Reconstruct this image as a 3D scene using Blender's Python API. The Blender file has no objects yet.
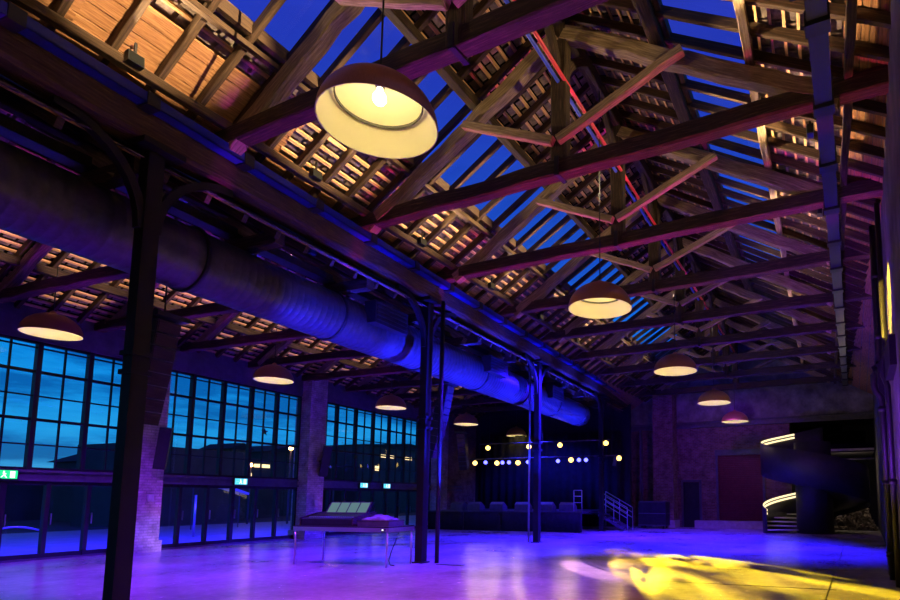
import bpy, math, random
from mathutils import Vector, Matrix

random.seed(7)
sc = bpy.context.scene
C = sc.collection
R = math.radians

# ------------------------------------------------------------------ frames
NLX, NLY = .9954, .0957          # across the hall, square to the column row
DLX, DLY = -.0957, .9954         # along the column row


def P(l, m, z=0.0):
    return Vector((l * NLX + m * DLX, l * NLY + m * DLY, z))


def ridge_x(y):
    return -4.45 - .04 * (y - 8.4)


def roof_z(dx):
    return 10.7 - .61 * abs(dx)


def wall_x(y):
    return .55 + .017 * y


def left_end(y, l=-8.72):
    return (l - NLY * y) / NLX


# ------------------------------------------------------------------ materials
def nd(nt, t, **kw):
    n = nt.nodes.new(t)
    for k, v in kw.items():
        if k in n.inputs.keys():
            n.inputs[k].default_value = v
        else:
            setattr(n, k, v)
    return n


def mat(name, col, rough=.7, metal=0, emit=None, estr=0, spec=.5):
    m = bpy.data.materials.new(name)
    m.use_nodes = True
    b = m.node_tree.nodes['Principled BSDF']
    b.inputs['Base Color'].default_value = (*col, 1)
    b.inputs['Roughness'].default_value = rough
    b.inputs['Metallic'].default_value = metal
    b.inputs['Specular IOR Level'].default_value = spec
    if emit:
        b.inputs['Emission Color'].default_value = (*emit, 1)
        b.inputs['Emission Strength'].default_value = estr
    return m


def ramp(nt, stops):
    r = nt.nodes.new('ShaderNodeValToRGB')
    e = r.color_ramp.elements
    while len(e) < len(stops):
        e.new(.5)
    for i, (p, c) in enumerate(stops):
        e[i].position = p
        e[i].color = (*c, 1)
    return r


def bump_to(nt, b, src, strength, dist=.02):
    bp = nt.nodes.new('ShaderNodeBump')
    bp.inputs['Strength'].default_value = strength
    bp.inputs['Distance'].default_value = dist
    nt.links.new(src, bp.inputs['Height'])
    nt.links.new(bp.outputs[0], b.inputs['Normal'])


def noisy(name, c1, c2, rough=.8, scale=3, metal=0, bump=.3, coord='Object', stretch=None, spec=.3, c3=None, detail=6):
    """two or three tone mottled material; stretch squeezes the noise along an axis"""
    m = mat(name, c1, rough, metal, spec=spec)
    nt = m.node_tree
    b = nt.nodes['Principled BSDF']
    tc = nt.nodes.new('ShaderNodeTexCoord')
    mp = nt.nodes.new('ShaderNodeMapping')
    nt.links.new(tc.outputs[coord], mp.inputs[0])
    if stretch:
        mp.inputs['Scale'].default_value = stretch
    n = nd(nt, 'ShaderNodeTexNoise', Scale=scale, Detail=detail, Roughness=.65)
    nt.links.new(mp.outputs[0], n.inputs['Vector'])
    st = [(.3, c1), (.7, c2)] if c3 is None else [(.28, c1), (.52, c2), (.72, c3)]
    r = ramp(nt, st)
    nt.links.new(n.outputs[0], r.inputs[0])
    nt.links.new(r.outputs[0], b.inputs['Base Color'])
    if bump:
        bump_to(nt, b, n.outputs[0], bump)
    return m


def wood(name, c1, c2, c3, rough=.8, bump=.6):
    return noisy(name, c1, c2, rough, 5, bump=bump, coord='UV', stretch=(.5, 7, 1), c3=c3)


def brick_mat(name, c1, c2, mortar, scale=1.0, bump=.8):
    m = mat(name, c1, .9, spec=.2)
    nt = m.node_tree
    b = nt.nodes['Principled BSDF']
    tc = nt.nodes.new('ShaderNodeTexCoord')
    br = nt.nodes.new('ShaderNodeTexBrick')
    br.inputs['Color1'].default_value = (*c1, 1)
    br.inputs['Color2'].default_value = (*c2, 1)
    br.inputs['Mortar'].default_value = (*mortar, 1)
    br.inputs['Scale'].default_value = scale
    br.inputs['Mortar Size'].default_value = .012
    br.inputs['Brick Width'].default_value = .25
    br.inputs['Row Height'].default_value = .083
    nt.links.new(tc.outputs['UV'], br.inputs['Vector'])
    n = nd(nt, 'ShaderNodeTexNoise', Scale=2.2, Detail=8, Roughness=.7)
    nt.links.new(tc.outputs['UV'], n.inputs['Vector'])
    mx = nt.nodes.new('ShaderNodeMixRGB')
    mx.blend_type = 'MULTIPLY'
    mx.inputs[0].default_value = .8
    r = ramp(nt, [(.35, (.35, .32, .3)), (.65, (1.3, 1.25, 1.2))])
    nt.links.new(n.outputs[0], r.inputs[0])
    nt.links.new(br.outputs[0], mx.inputs[1])
    nt.links.new(r.outputs[0], mx.inputs[2])
    nt.links.new(mx.outputs[0], b.inputs['Base Color'])
    bump_to(nt, b, mx.outputs[0], bump, .03)
    return m


def emis(name, col, s):
    m = bpy.data.materials.new(name)
    m.use_nodes = True
    nt = m.node_tree
    nt.nodes.clear()
    e = nd(nt, 'ShaderNodeEmission', Strength=s)
    e.inputs[0].default_value = (*col, 1)
    o = nt.nodes.new('ShaderNodeOutputMaterial')
    nt.links.new(e.outputs[0], o.inputs[0])
    return m


def glass_mat(name, tint, refl=1.0, rough=.02):
    m = bpy.data.materials.new(name)
    m.use_nodes = True
    nt = m.node_tree
    nt.nodes.clear()
    t = nt.nodes.new('ShaderNodeBsdfTransparent')
    t.inputs[0].default_value = (*tint, 1)
    g = nd(nt, 'ShaderNodeBsdfGlossy', Roughness=rough)
    f = nd(nt, 'ShaderNodeFresnel', IOR=1.5)
    mm = nd(nt, 'ShaderNodeMath', operation='MULTIPLY')
    mm.inputs[1].default_value = refl
    mx = nt.nodes.new('ShaderNodeMixShader')
    o = nt.nodes.new('ShaderNodeOutputMaterial')
    ge = nt.nodes.new('ShaderNodeNewGeometry')
    fr = nd(nt, 'ShaderNodeMath', operation='SUBTRACT')
    fr.inputs[0].default_value = 1
    nt.links.new(ge.outputs['Backfacing'], fr.inputs[1])
    m2 = nd(nt, 'ShaderNodeMath', operation='MULTIPLY', use_clamp=True)
    nt.links.new(f.outputs[0], mm.inputs[0])
    nt.links.new(mm.outputs[0], m2.inputs[0])
    nt.links.new(fr.outputs[0], m2.inputs[1])
    nt.links.new(m2.outputs[0], mx.inputs[0])
    nt.links.new(t.outputs[0], mx.inputs[1])
    nt.links.new(g.outputs[0], mx.inputs[2])
    nt.links.new(mx.outputs[0], o.inputs[0])
    return m


M = {}
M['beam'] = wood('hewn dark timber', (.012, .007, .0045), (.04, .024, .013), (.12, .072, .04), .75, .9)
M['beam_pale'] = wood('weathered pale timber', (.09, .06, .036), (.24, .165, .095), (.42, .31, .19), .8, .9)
M['rafter'] = wood('brown rafter timber', (.02, .012, .008), (.06, .034, .018), (.11, .065, .036))
M['board'] = wood('orange brown boarding', (.12, .05, .02), (.30, .14, .06), (.42, .22, .10))
M['batten'] = wood('tile batten', (.28, .14, .06), (.56, .32, .15), (.78, .5, .27))
M['tile'] = noisy('clay tile underside', (.07, .052, .045), (.17, .13, .11), .85, 9, bump=.5, c3=(.26, .2, .16))
M['underlay'] = mat('roof outer skin', (.012, .010, .010), .95, spec=.1)
M['plate'] = wood('mossy plate timber', (.022, .010, .006), (.075, .036, .016), (.14, .095, .035), .8, 1.0)
M['black'] = noisy('black painted steel', (.010, .009, .010), (.022, .020, .021), .45, 6, bump=.1)
M['column'] = noisy('dark painted column steel', (.006, .005, .006), (.014, .011, .010), .5, 4, bump=.15)
M['steel'] = noisy('grey painted steel', (.06, .06, .065), (.11, .105, .11), .5, 5, bump=.1)
M['galv'] = noisy('galvanised steel', (.06, .058, .06), (.10, .097, .10), .40, 7, metal=.6, bump=.05)
M['chrome'] = mat('bare aluminium', (.6, .6, .62), .32, .9)
M['copper'] = noisy('brushed copper shade', (.46, .22, .10), (.6, .31, .15), .38, 8, metal=.5, bump=.12, stretch=(14, 14, .4))
_nt = M['copper'].node_tree
_tg = nd(_nt, 'ShaderNodeTangent', direction_type='RADIAL', axis='Z')
_nt.nodes['Principled BSDF'].inputs['Anisotropic'].default_value = .85
_nt.links.new(_tg.outputs[0], _nt.nodes['Principled BSDF'].inputs['Tangent'])
M['shade_in'] = mat('cream lamp lining', (.86, .80, .60), .6)
M['bulb'] = emis('lamp bulb glow', (1, .82, .42), 14)
M['led'] = emis('warm led strip', (1, .80, .42), 1.6)
M['brick'] = brick_mat('old red brick', (.16, .075, .055), (.24, .13, .10), (.2, .17, .15))
M['brick_pale'] = brick_mat('limewashed brick', (.42, .34, .32), (.54, .46, .43), (.34, .3, .28))
M['plaster'] = noisy('stained plaster', (.08, .07, .065), (.2, .18, .17), .9, 1.3, bump=.3, c3=(.33, .31, .29))
M['plaster_dark'] = noisy('dark mottled plaster', (.035, .03, .03), (.09, .08, .075), .9, 1.3, bump=.3, c3=(.15, .14, .13))  # darker mottled plaster for the right wall
M['shutter'] = noisy('red roller shutter', (.09, .010, .012), (.15, .018, .022), .6, 4, bump=.1)
M['curtain'] = noisy('black stage cloth', (.008, .008, .010), (.018, .018, .022), .95, 3, bump=.2)
M['darkpanel'] = noisy('dark varnished steel plate', (.022, .020, .024), (.035, .032, .036), .5, 4, bump=.05)
M['tread'] = noisy('pale stair tread', (.38, .36, .33), (.52, .50, .47), .7, 6, bump=.1)
M['rubble'] = noisy('broken stone', (.14, .11, .09), (.36, .30, .25), .9, 6, bump=.5)
M['concrete'] = noisy('kerb concrete', (.30, .26, .22), (.46, .41, .36), .9, 4, bump=.3)
M['glass'] = glass_mat('window glass', (.97, .98, .99), 2.0)
M['skyglass'] = glass_mat('roof glass', (.9, .92, 1.0), .6)
M['fixture'] = mat('black fixture housing', (.012, .012, .013), .4)
M['purplesteel'] = noisy('steel window framing', (.010, .009, .010), (.02, .018, .02), .5, 5, bump=.1)
M['transom'] = noisy('grey painted girder', (.07, .06, .07), (.12, .11, .12), .5, 4, bump=.1)
M['cable'] = mat('black rubber cable', (.012, .012, .012), .5)
M['bluelit_tray'] = mat('tray steel coloured by blue light', (.012, .016, .22), .4)  # blue light on plain steel, put into the base colour
M['trunk'] = mat('dark glossy trunking', (.02, .018, .03), .35)
M['bluelit_side'] = mat('trunk side coloured by blue light', (.02, .05, .75), .4)  # blue light on one trunk side, put into the base colour
M['redlit_side'] = mat('trunk side coloured by red light', (.7, .03, .06), .4)  # red light on the other trunk side, put into the base colour
M['screen'] = emis('desk screen glow', (.22, .40, .46), .5)
M['cloth'] = noisy('folded grey tarpaulin', (.14, .14, .13), (.32, .31, .28), .8, 7, bump=.6)
M['greenled'] = emis('green exit sign face', (.02, .75, .30), 1.3)
M['whiteled'] = emis('white pictogram', (.9, 1, .95), 1.5)
M['cyanled'] = emis('cyan exit sign face', (.10, .65, .95), 1.3)
M['lens_y'] = emis('warm spotlight lens', (1, .60, .12), 5)
M['lens_b'] = emis('blue spotlight lens', (.10, .10, 1), 6)
M['flood'] = emis('warm floodlight lens', (1, .75, .4), .08)
M['street'] = emis('sodium street lamp', (1, .45, .12), 30)
M['winlit'] = emis('lit windows in the town', (1, .72, .35), 2.2)
M['bldg'] = noisy('house wall at dusk', (.05, .04, .045), (.09, .075, .08), .9, .3, bump=0)
M['hill'] = noisy('hillside at dusk', (.018, .02, .025), (.035, .035, .04), .95, .2, bump=0)
M['canvas'] = mat('white canvas', (.75, .73, .7), .8)
M['pave'] = noisy('outdoor paving', (.22, .22, .23), (.34, .33, .34), .5, 1.2, bump=.2)
M['tarmac'] = noisy('dark ground', (.03, .03, .035), (.05, .05, .055), .9, .5, bump=.1)


def floor_mat():
    m = mat('polished concrete floor', (.35, .33, .32), .3, spec=.5)
    nt = m.node_tree
    b = nt.nodes['Principled BSDF']
    tc = nt.nodes.new('ShaderNodeTexCoord')
    n1 = nd(nt, 'ShaderNodeTexNoise', Scale=.55, Detail=9, Roughness=.62)
    n2 = nd(nt, 'ShaderNodeTexNoise', Scale=6.5, Detail=6, Roughness=.7)
    nt.links.new(tc.outputs['Object'], n1.inputs['Vector'])
    nt.links.new(tc.outputs['Object'], n2.inputs['Vector'])
    r1 = ramp(nt, [(.3, (.22, .20, .19)), (.5, (.36, .34, .33)), (.7, (.48, .46, .44))])
    nt.links.new(n1.outputs[0], r1.inputs[0])
    mx = nt.nodes.new('ShaderNodeMixRGB')
    mx.blend_type = 'MULTIPLY'
    mx.inputs[0].default_value = .6
    r2 = ramp(nt, [(.3, (.8, .79, .79)), (.65, (1.1, 1.1, 1.1))])
    nt.links.new(n2.outputs[0], r2.inputs[0])
    nt.links.new(r1.outputs[0], mx.inputs[1])
    nt.links.new(r2.outputs[0], mx.inputs[2])
    nt.links.new(mx.outputs[0], b.inputs['Base Color'])
    rr = nd(nt, 'ShaderNodeMapRange')
    rr.inputs[3].default_value = .14
    rr.inputs[4].default_value = .34
    nt.links.new(n2.outputs[0], rr.inputs[0])
    nt.links.new(rr.outputs[0], b.inputs['Roughness'])
    bump_to(nt, b, n2.outputs[0], .07, .02)
    return m


M['floor'] = floor_mat()


# ------------------------------------------------------------------ mesh builder
class MB:
    def __init__(self):
        self.v, self.f, self.mi, self.uv, self.sm = [], [], [], [], []
        self.cur = 0
        self.smooth = False

    def face(self, idx, uv=None):
        self.f.append(tuple(idx))
        self.mi.append(self.cur)
        self.uv.append(uv)
        self.sm.append(self.smooth)

    def rings(self, rings, closed=True, caps=True, ulen=None, uper=None):
        """skin a list of vertex rings"""
        base = len(self.v)
        n = len(rings[0])
        for r in rings:
            self.v += [tuple(p) for p in r]
        L = [0.0]
        for a, b in zip(rings, rings[1:]):
            L.append(L[-1] + (sum((Vector(p) for p in b), Vector()) / n - sum((Vector(p) for p in a), Vector()) / n).length)
        per = [0.0]
        for k in range(n):
            per.append(per[-1] + (Vector(rings[0][(k + 1) % n]) - Vector(rings[0][k])).length)
        off = random.random() * 7
        for i in range(len(rings) - 1):
            for k in range(n if closed else n - 1):
                k2 = (k + 1) % n
                a, b = base + i * n + k, base + i * n + k2
                self.face((a, b, b + n, a + n), ((L[i] + off, per[k] + off), (L[i] + off, per[k + 1] + off), (L[i + 1] + off, per[k + 1] + off), (L[i + 1] + off, per[k] + off)))
        if caps and closed:
            s = self.smooth
            self.smooth = False
            self.face([base + k for k in range(n)][::-1])
            self.face([base + (len(rings) - 1) * n + k for k in range(n)])
            self.smooth = s
        return self

    def beam(self, p0, p1, w, h, up=(0, 0, 1), segs=1, jit=0.0, ch=.1, bow=0.0):
        p0, p1 = Vector(p0), Vector(p1)
        d = (p1 - p0).normalized()
        s = d.cross(Vector(up))
        if s.length < 1e-4:
            s = d.cross(Vector((1, 0, 0)))
        s.normalize()
        u = s.cross(d)
        c = min(w, h) * ch
        a, b = w / 2, h / 2
        prof = [(-a + c, -b), (a - c, -b), (a, -b + c), (a, b - c), (a - c, b), (-a + c, b), (-a, b - c), (-a, -b + c)] if ch > 0 else [(-a, -b), (a, -b), (a, b), (-a, b)]
        rings = []
        for i in range(segs + 1):
            t = i / segs
            p = p0.lerp(p1, t) + u * (bow * 4 * t * (1 - t))
            jx, jy = (random.uniform(-jit, jit), random.uniform(-jit, jit)) if jit else (0, 0)
            sx = 1 + random.uniform(-jit, jit) * 2 if jit else 1
            rings.append([p + s * (x * sx + jx + (random.uniform(-jit, jit) * .5 if jit else 0)) + u * (y * sx + jy + (random.uniform(-jit, jit) * .5 if jit else 0)) for x, y in prof])
        return self.rings(rings)

    def path(self, pts, w, h, up=(0, 0, 1), ch=0):
        pts = [Vector(p) for p in pts]
        rings = []
        for i, p in enumerate(pts):
            d = (pts[min(i + 1, len(pts) - 1)] - pts[max(i - 1, 0)]).normalized()
            s = d.cross(Vector(up))
            if s.length < 1e-4:
                s = Vector((1, 0, 0))
            s.normalize()
            u = s.cross(d)
            rings.append([p + s * x + u * y for x, y in ((-w / 2, -h / 2), (w / 2, -h / 2), (w / 2, h / 2), (-w / 2, h / 2))])
        return self.rings(rings)

    def tube(self, pts, r, n=10):
        pts = [Vector(p) for p in pts]
        rings = []
        ref = Vector((0, 0, 1))
        sm = self.smooth
        self.smooth = True
        for i, p in enumerate(pts):
            d = (pts[min(i + 1, len(pts) - 1)] - pts[max(i - 1, 0)]).normalized()
            rf = ref if abs(d.z) < .95 else Vector((1, 0, 0))
            s = d.cross(rf).normalized()
            u = s.cross(d)
            rr = r[i] if isinstance(r, (list, tuple)) else r
            rings.append([p + (s * math.cos(2 * math.pi * k / n) + u * math.sin(2 * math.pi * k / n)) * rr for k in range(n)])
        self.rings(rings)
        self.smooth = sm
        return self

    def lathe(self, prof, n=32, c=(0, 0, 0), caps=False):
        c = Vector(c)
        sm = self.smooth
        self.smooth = True
        rings = [[c + Vector((r * math.cos(2 * math.pi * k / n), r * math.sin(2 * math.pi * k / n), z)) for k in range(n)] for r, z in prof]
        self.rings(rings, caps=caps)
        self.smooth = sm
        return self

    def box(self, c, s, rot=0.0, ax=None):
        """centre, full size, rotation about z (or a full 3x3)"""
        c = Vector(c)
        m = ax if ax is not None else Matrix.Rotation(rot, 3, 'Z')
        x, y, z = (m @ Vector((s[0] / 2, 0, 0))), (m @ Vector((0, s[1] / 2, 0))), (m @ Vector((0, 0, s[2] / 2)))
        b = len(self.v)
        for k in (-1, 1):
            for j in (-1, 1):
                for i in (-1, 1):
                    self.v.append(tuple(c + x * i + y * j + z * k))
        for q, (a, e) in zip(((0, 2, 3, 1), (4, 5, 7, 6), (0, 1, 5, 4), (2, 6, 7, 3), (0, 4, 6, 2), (1, 3, 7, 5)), ((1, 0), (0, 1), (0, 2), (2, 0), (2, 1), (1, 2))):
            d0 = (Vector(self.v[b + q[1]]) - Vector(self.v[b + q[0]])).length
            d1 = (Vector(self.v[b + q[3]]) - Vector(self.v[b + q[0]])).length
            uv = ((0, 0), (d0, 0), (d0, d1), (0, d1))
            if q == (0, 4, 6, 2) or q == (2, 6, 7, 3):       # keep bricks lying flat
                uv = ((0, 0), (0, d0), (d1, d0), (d1, 0))
            self.face([b + k for k in q], uv)
        return self

    def lbox(self, l0, l1, m0, m1, z0, z1):
        """a box squared to the column row"""
        c = P((l0 + l1) / 2, (m0 + m1) / 2, (z0 + z1) / 2)
        return self.box(c, (abs(l1 - l0), abs(m1 - m0), abs(z1 - z0)), math.atan2(NLY, NLX))

    def build(self, name, mats, parent=None, **props):
        me = bpy.data.meshes.new(name)
        off = Vector(parent_world(parent)) if parent else Vector()
        me.from_pydata([tuple(Vector(p) - off) for p in self.v], [], self.f)
        if not isinstance(mats, (list, tuple)):
            mats = [mats]
        for m in mats:
            me.materials.append(m)
        me.polygons.foreach_set('material_index', self.mi)
        me.polygons.foreach_set('use_smooth', self.sm)
        uvl = me.uv_layers.new(name='UVMap')
        data = []
        for p, uv in zip(self.f, self.uv):
            if uv is None:
                uv = [(self.v[i][0] + self.v[i][1] * .3, self.v[i][2] + self.v[i][1] * .3) for i in p]
            for t in uv:
                data += t
        uvl.data.foreach_set('uv', data)
        me.validate()
        me.update()
        o = bpy.data.objects.new(name, me)
        C.objects.link(o)
        if parent:
            o.parent = parent
        for k, v in props.items():
            o[k] = v
        return o


def parent_world(o):
    v = Vector()
    while o is not None:
        v += o.location
        o = o.parent
    return v


def thing(name, loc, label, cat, group=None):
    o = bpy.data.objects.new(name, None)
    o.empty_display_size = .2
    C.objects.link(o)
    o.location = loc
    o['label'] = label
    o['category'] = cat
    if group:
        o['group'] = group
    return o


def tag(o, label, cat, group=None, kind=None):
    o['label'] = label
    o['category'] = cat
    if group:
        o['group'] = group
    if kind:
        o['kind'] = kind
    return o


def struct(o, label=None, cat=None):
    o['kind'] = 'structure'
    if label:
        o['label'] = label
    if cat:
        o['category'] = cat
    return o


def dup(root, loc, label=None, rotz=None):
    r = root.copy()
    C.objects.link(r)
    r.location = loc
    if rotz is not None:
        r.rotation_euler = (0, 0, rotz)
    if label:
        r['label'] = label
    for ch in list(root.children):
        c = ch.copy()
        C.objects.link(c)
        c.parent = r
        for g in list(ch.children):
            d = g.copy()
            C.objects.link(d)
            d.parent = c
    return r


ORD = ['first', 'second', 'third', 'fourth', 'fifth', 'sixth', 'seventh', 'eighth', 'ninth', 'tenth', 'eleventh', 'twelfth']
ROT = math.atan2(NLY, NLX)       # yaw of the skewed left side

# ------------------------------------------------------------------ floor, walls
b = MB()
N = 1
b.v += [(-45, -3, 0), (3, -3, 0), (3, 37, 0), (-45, 37, 0)]
a0, a1, a2, a3 = P(-18.75, -6, 0), Vector((1.2, -3, 0)), Vector((1.6, 36, 0)), P(-18.75, 36, 0)
b.v = [tuple(a0), tuple(a1), tuple(a2), tuple(a3)]
b.face((0, 1, 2, 3), [(p.x, p.y) for p in (a0, a1, a2, a3)])
struct(b.build('floor', M['floor']), 'polished concrete hall floor washed in blue and violet light', 'floor')

# floor joint, slot drain and cover plate
b = MB()
b.beam((-3.62, 10.86, .002), (-.35, 11.14, .002), .05, .006, ch=0)
tag(b.build('slot_drain', M['black']), 'narrow dotted slot drain crossing the yellow light pool', 'drain')
b = MB()
b.beam((-.50, 8.5, .002), (-.34, 24.0, .002), .02, .006, ch=0)
tag(b.build('floor_joint', M['black']), 'thin dark expansion joint running along the floor by the right wall', 'joint')
b = MB()
b.box(P(-7.75, 12.05, .006), (.7, .18, .012), ROT)
tag(b.build('floor_socket_cover', M['black']), 'dark flat cover plate in the floor right of the desk column', 'cover plate')
for i, (x, y, w) in enumerate(((-.35, 15.5, .55), (-.5, 14.2, .6))):
    b = MB()
    b.box((x, y, .004), (w, .1, .008))
    tag(b.build('floor_cable_cover', M['black']), ('farther' if i == 0 else 'nearer') + ' of two small dark covers on the floor joint', 'cover plate')

# left wall over and under the glazing
b = MB()
b.lbox(-18.75, -18.4, -6, 29.6, 5.72, 6.35)
b.lbox(-18.75, -18.45, -6, 29.6, 6.35, 7.1)
struct(b.build('wall_left', M['transom']), 'grey steel fascia above the tall glazing', 'wall')
b = MB()
b.lbox(-18.68, -18.38, -6, 29.6, 2.05, 2.12)
b.lbox(-18.62, -18.46, -6, 29.6, 2.12, 2.27)
b.lbox(-18.68, -18.38, -6, 29.6, 2.27, 2.34)
struct(b.build('trim_1', M['transom']), 'grey steel girder between the doors and the tall glazing', 'girder')
b = MB()
b.lbox(-18.6, -18.42, -6, 29.6, 0, .05)
struct(b.build('baseboard_left', M['steel']), 'steel door threshold along the glazed wall', 'threshold')

# brick piers of the window wall
PIERS = [(11.25, 11.95), (17.5, 18.35), (26.5, 27.4)]
for i, (m0, m1) in enumerate(PIERS):
    b = MB()
    lab = ['whitewashed brick pier behind the near column, beside the long glazing', 'whitewashed brick pier standing behind the mixing desk', 'brick pier at the left end of the stage'][i]
    t = thing('brick_pier', P(-18.3, (m0 + m1) / 2, 0), lab, 'pier', 'brick piers of the window wall')
    b.lbox(-18.72, -17.95, m0, m1, .0, 6.6)
    b.build('shaft', M['brick_pale'], t)
    b = MB()
    b.lbox(-18.76, -17.89, m0 - .06, m1 + .06, 0, .35)
    b.build('plinth', M['brick_pale'], t)

# glazing: windows above, doors below, pier to pier
ZR = [2.34, 3.0, 3.66, 4.28, 4.92, 5.56, 5.72]
segs = [(-2.9, 11.25), (11.95, 17.5), (18.35, 26.5)]
dn = 0
for si, (m0, m1) in enumerate(segs):
    n = round((m1 - m0) / 1.16)
    st = (m1 - m0) / n
    b = MB()
    for k in range(n + 1):
        mm = m0 + k * st
        b.lbox(-18.6, -18.44, mm - .055, mm + .055, 2.34, 5.72)
    for z in (2.37, 3.66, 4.92, 5.69):
        b.lbox(-18.58, -18.46, m0, m1, z - .035, z + .035)
    w = struct(b.build('window_%d' % (si + 1), M['purplesteel']), ['tall steel glazing in front of the near column', 'tall steel glazing between the two brick piers', 'tall steel glazing between the desk pier and the stage'][si], 'window')
    b = MB()
    for k in range(n):
        mm = m0 + (k + .5) * st
        b.lbox(-18.55, -18.49, mm - .018, mm + .018, 2.34, 5.72)
    for z in (3.0, 4.28, 5.56):
        b.lbox(-18.55, -18.49, m0, m1, z - .018, z + .018)
    b.build('glazing_bar', M['purplesteel'], w)
    b = MB()
    b.lbox(-18.525, -18.515, m0, m1, 2.34, 5.7)
    b.build('pane', M['glass'], w)
    # doors
    nd_ = max(1, round((m1 - m0) / .92))
    sd = (m1 - m0) / nd_
    for k in range(nd_):
        a, e = m0 + k * sd, m0 + (k + 1) * sd
        dn += 1
        b = MB()
        jw = .09 if k % 3 else .14
        b.lbox(-18.6, -18.46, a, a + jw * .5, .05, 2.05)
        b.lbox(-18.6, -18.46, e - .05, e, .05, 2.05)
        b.lbox(-18.58, -18.48, a, e, .05, .16)
        b.lbox(-18.58, -18.48, a, e, 1.95, 2.05)
        d = struct(b.build('door_%d' % dn, M['purplesteel']), '%s glazed door leaf from the %s under the girder' % (ORD[k] if k < 12 else 'last', ['frame edge', 'near brick pier', 'desk pier'][si]), 'door')
        b = MB()
        b.lbox(-18.535, -18.525, a + .05, e - .05, .16, 1.95)
        b.build('pane', M['glass'], d)
        b = MB()
        b.lbox(-18.46, -18.42, a + .08, a + .10, .9, 1.2)
        b.build('handle', M['chrome'], d)

# solid wall beside the stage and the wall behind the camera
b = MB()
b.lbox(-18.75, -18.4, 27.4, 31.5, 0, 7.1)
struct(b.build('wall_corner', M['brick']), 'dark brick wall left of the stage', 'wall')
b = MB()
b.box((-9.5, -3.1, 5), (25, .3, 11))
struct(b.build('wall_front', M['plaster']), 'plastered wall behind the camera', 'wall')

# right wall
b = MB()
ys = (-2, 37)
b.v += [(wall_x(-2), -2, 0), (wall_x(37), 37, 0), (wall_x(37), 37, 8.2), (wall_x(-2), -2, 8.2)]
b.v += [(x + .35, y, z) for x, y, z in b.v[:4]]
b.face((0, 1, 2, 3)[::-1], [(-2, 0), (37, 0), (37, 8.2), (-2, 8.2)][::-1])
b.face((4, 5, 6, 7))
b.face((3, 2, 6, 7))
struct(b.build('wall_right', M['plaster_dark']), 'plastered side wall at the right edge, lit violet', 'wall')
# pilaster on right wall
b = MB()
b.box((wall_x(13.8) - .05, 13.9, 3.6), (.3, .5, 7.2))
tag(b.build('wall_pilaster', M['column']), 'dark pilaster on the right wall just behind the drainpipe', 'pilaster')

# back wall: brick with a deep opening at right, plaster above a steel beam
YB = 31.6
b = MB()
b.box(((-2.9 - 14.5) / 2, YB + .2, 2.85), (11.6, .4, 5.7))
b.cur = 1
b.box(((1.3 - 14.5) / 2, YB + .2, 8.2), (15.8, .4, 5.0))
b.cur = 2
b.box((-.7, 36.0, 2.9), (5.2, .3, 5.8))
b.box((-3.0, 33.9, 2.9), (.3, 4.2, 5.8))
b.box((-.7, 33.9, 5.85), (5.0, 4.4, .2))
b.cur = 0
struct(b.build('wall_back', [M['brick'], M['plaster'], M['curtain']]), 'old brick end wall with grey plaster above', 'wall')
b = MB()
b.box((-6.6, YB - .12, 5.6), (15.6, .22, .1))
b.box((-6.6, YB - .06, 5.72), (15.6, .1, .25))
b.box((-6.6, YB - .12, 5.85), (15.6, .22, .06))
struct(b.build('trim_2', M['steel']), 'steel beam across the end wall', 'beam')
b = MB()
b.lbox(-19, -8.4, 31.2, 31.5, 0, 10)
struct(b.build('wall_stage', M['curtain']), 'black wall behind the stage', 'wall')

t = thing('roller_shutter', (-5.5, YB, .4), 'wide red roller shutter in the brick end wall', 'shutter')
b = MB()
z = .42
while z < 3.95:
    b.box((-5.5, YB - .05, z + .045), (2.36, .05, .07))
    b.box((-5.5, YB - .035, z + .09), (2.36, .03, .03))
    z += .1
b.build('curtain', M['shutter'], t)
for x in (-6.73, -4.27):
    b = MB()
    b.box((x, YB - .08, 2.2), (.12, .16, 3.6))
    b.build('guide_rail', M['steel'], t)
b = MB()
b.box((-5.5, YB - .12, 4.1), (2.6, .26, .3))
b.build('hood', M['steel'], t)
b = MB()
b.box((-5.85, YB - .35, .2), (4.1, .6, .4))
tag(b.build('loading_kerb', M['concrete']), 'low concrete kerb under the red roller shutter', 'kerb')
b = MB()
b.box((-8.2, YB - .03, 1.25), (.9, .06, 2.5))
d = struct(b.build('door_90', M['black']), 'dark doorway in the brick end wall left of the shutter', 'door')
for x in (-8.72, -7.68):
    b = MB()
    b.box((x, YB - .06, 1.28), (.1, .12, 2.6))
    b.build('jamb', M['steel'], d)
b = MB()
b.box((-8.2, YB - .06, 2.58), (1.14, .12, .1))
b.build('lintel', M['steel'], d)

# masonry stack in front of the back wall
b = MB()
t = thing('brick_chimney_pier', (-9.55, 30.9, 0), 'tall dark brick pier against the end wall right of the stage', 'pier')
b.box((-9.55, 31.1, 3.9), (1.15, .9, 7.8))
b.build('shaft', M['brick'], t)
b = MB()
b.box((-9.55, 31.08, .2), (1.3, 1.0, .4))
b.build('plinth', M['concrete'], t)
for i, (x, c) in enumerate(((-11.9, 'left'), (-10.95, 'right'))):
    b = MB()
    b.tube([(x, 31.0, 0), (x, 31.0, 5.5)], .09, 12)
    tag(b.build('downpipe', M['steel']), 'thin grey downpipe at the end wall, %s one of two by the stage' % c, 'pipe')

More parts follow.
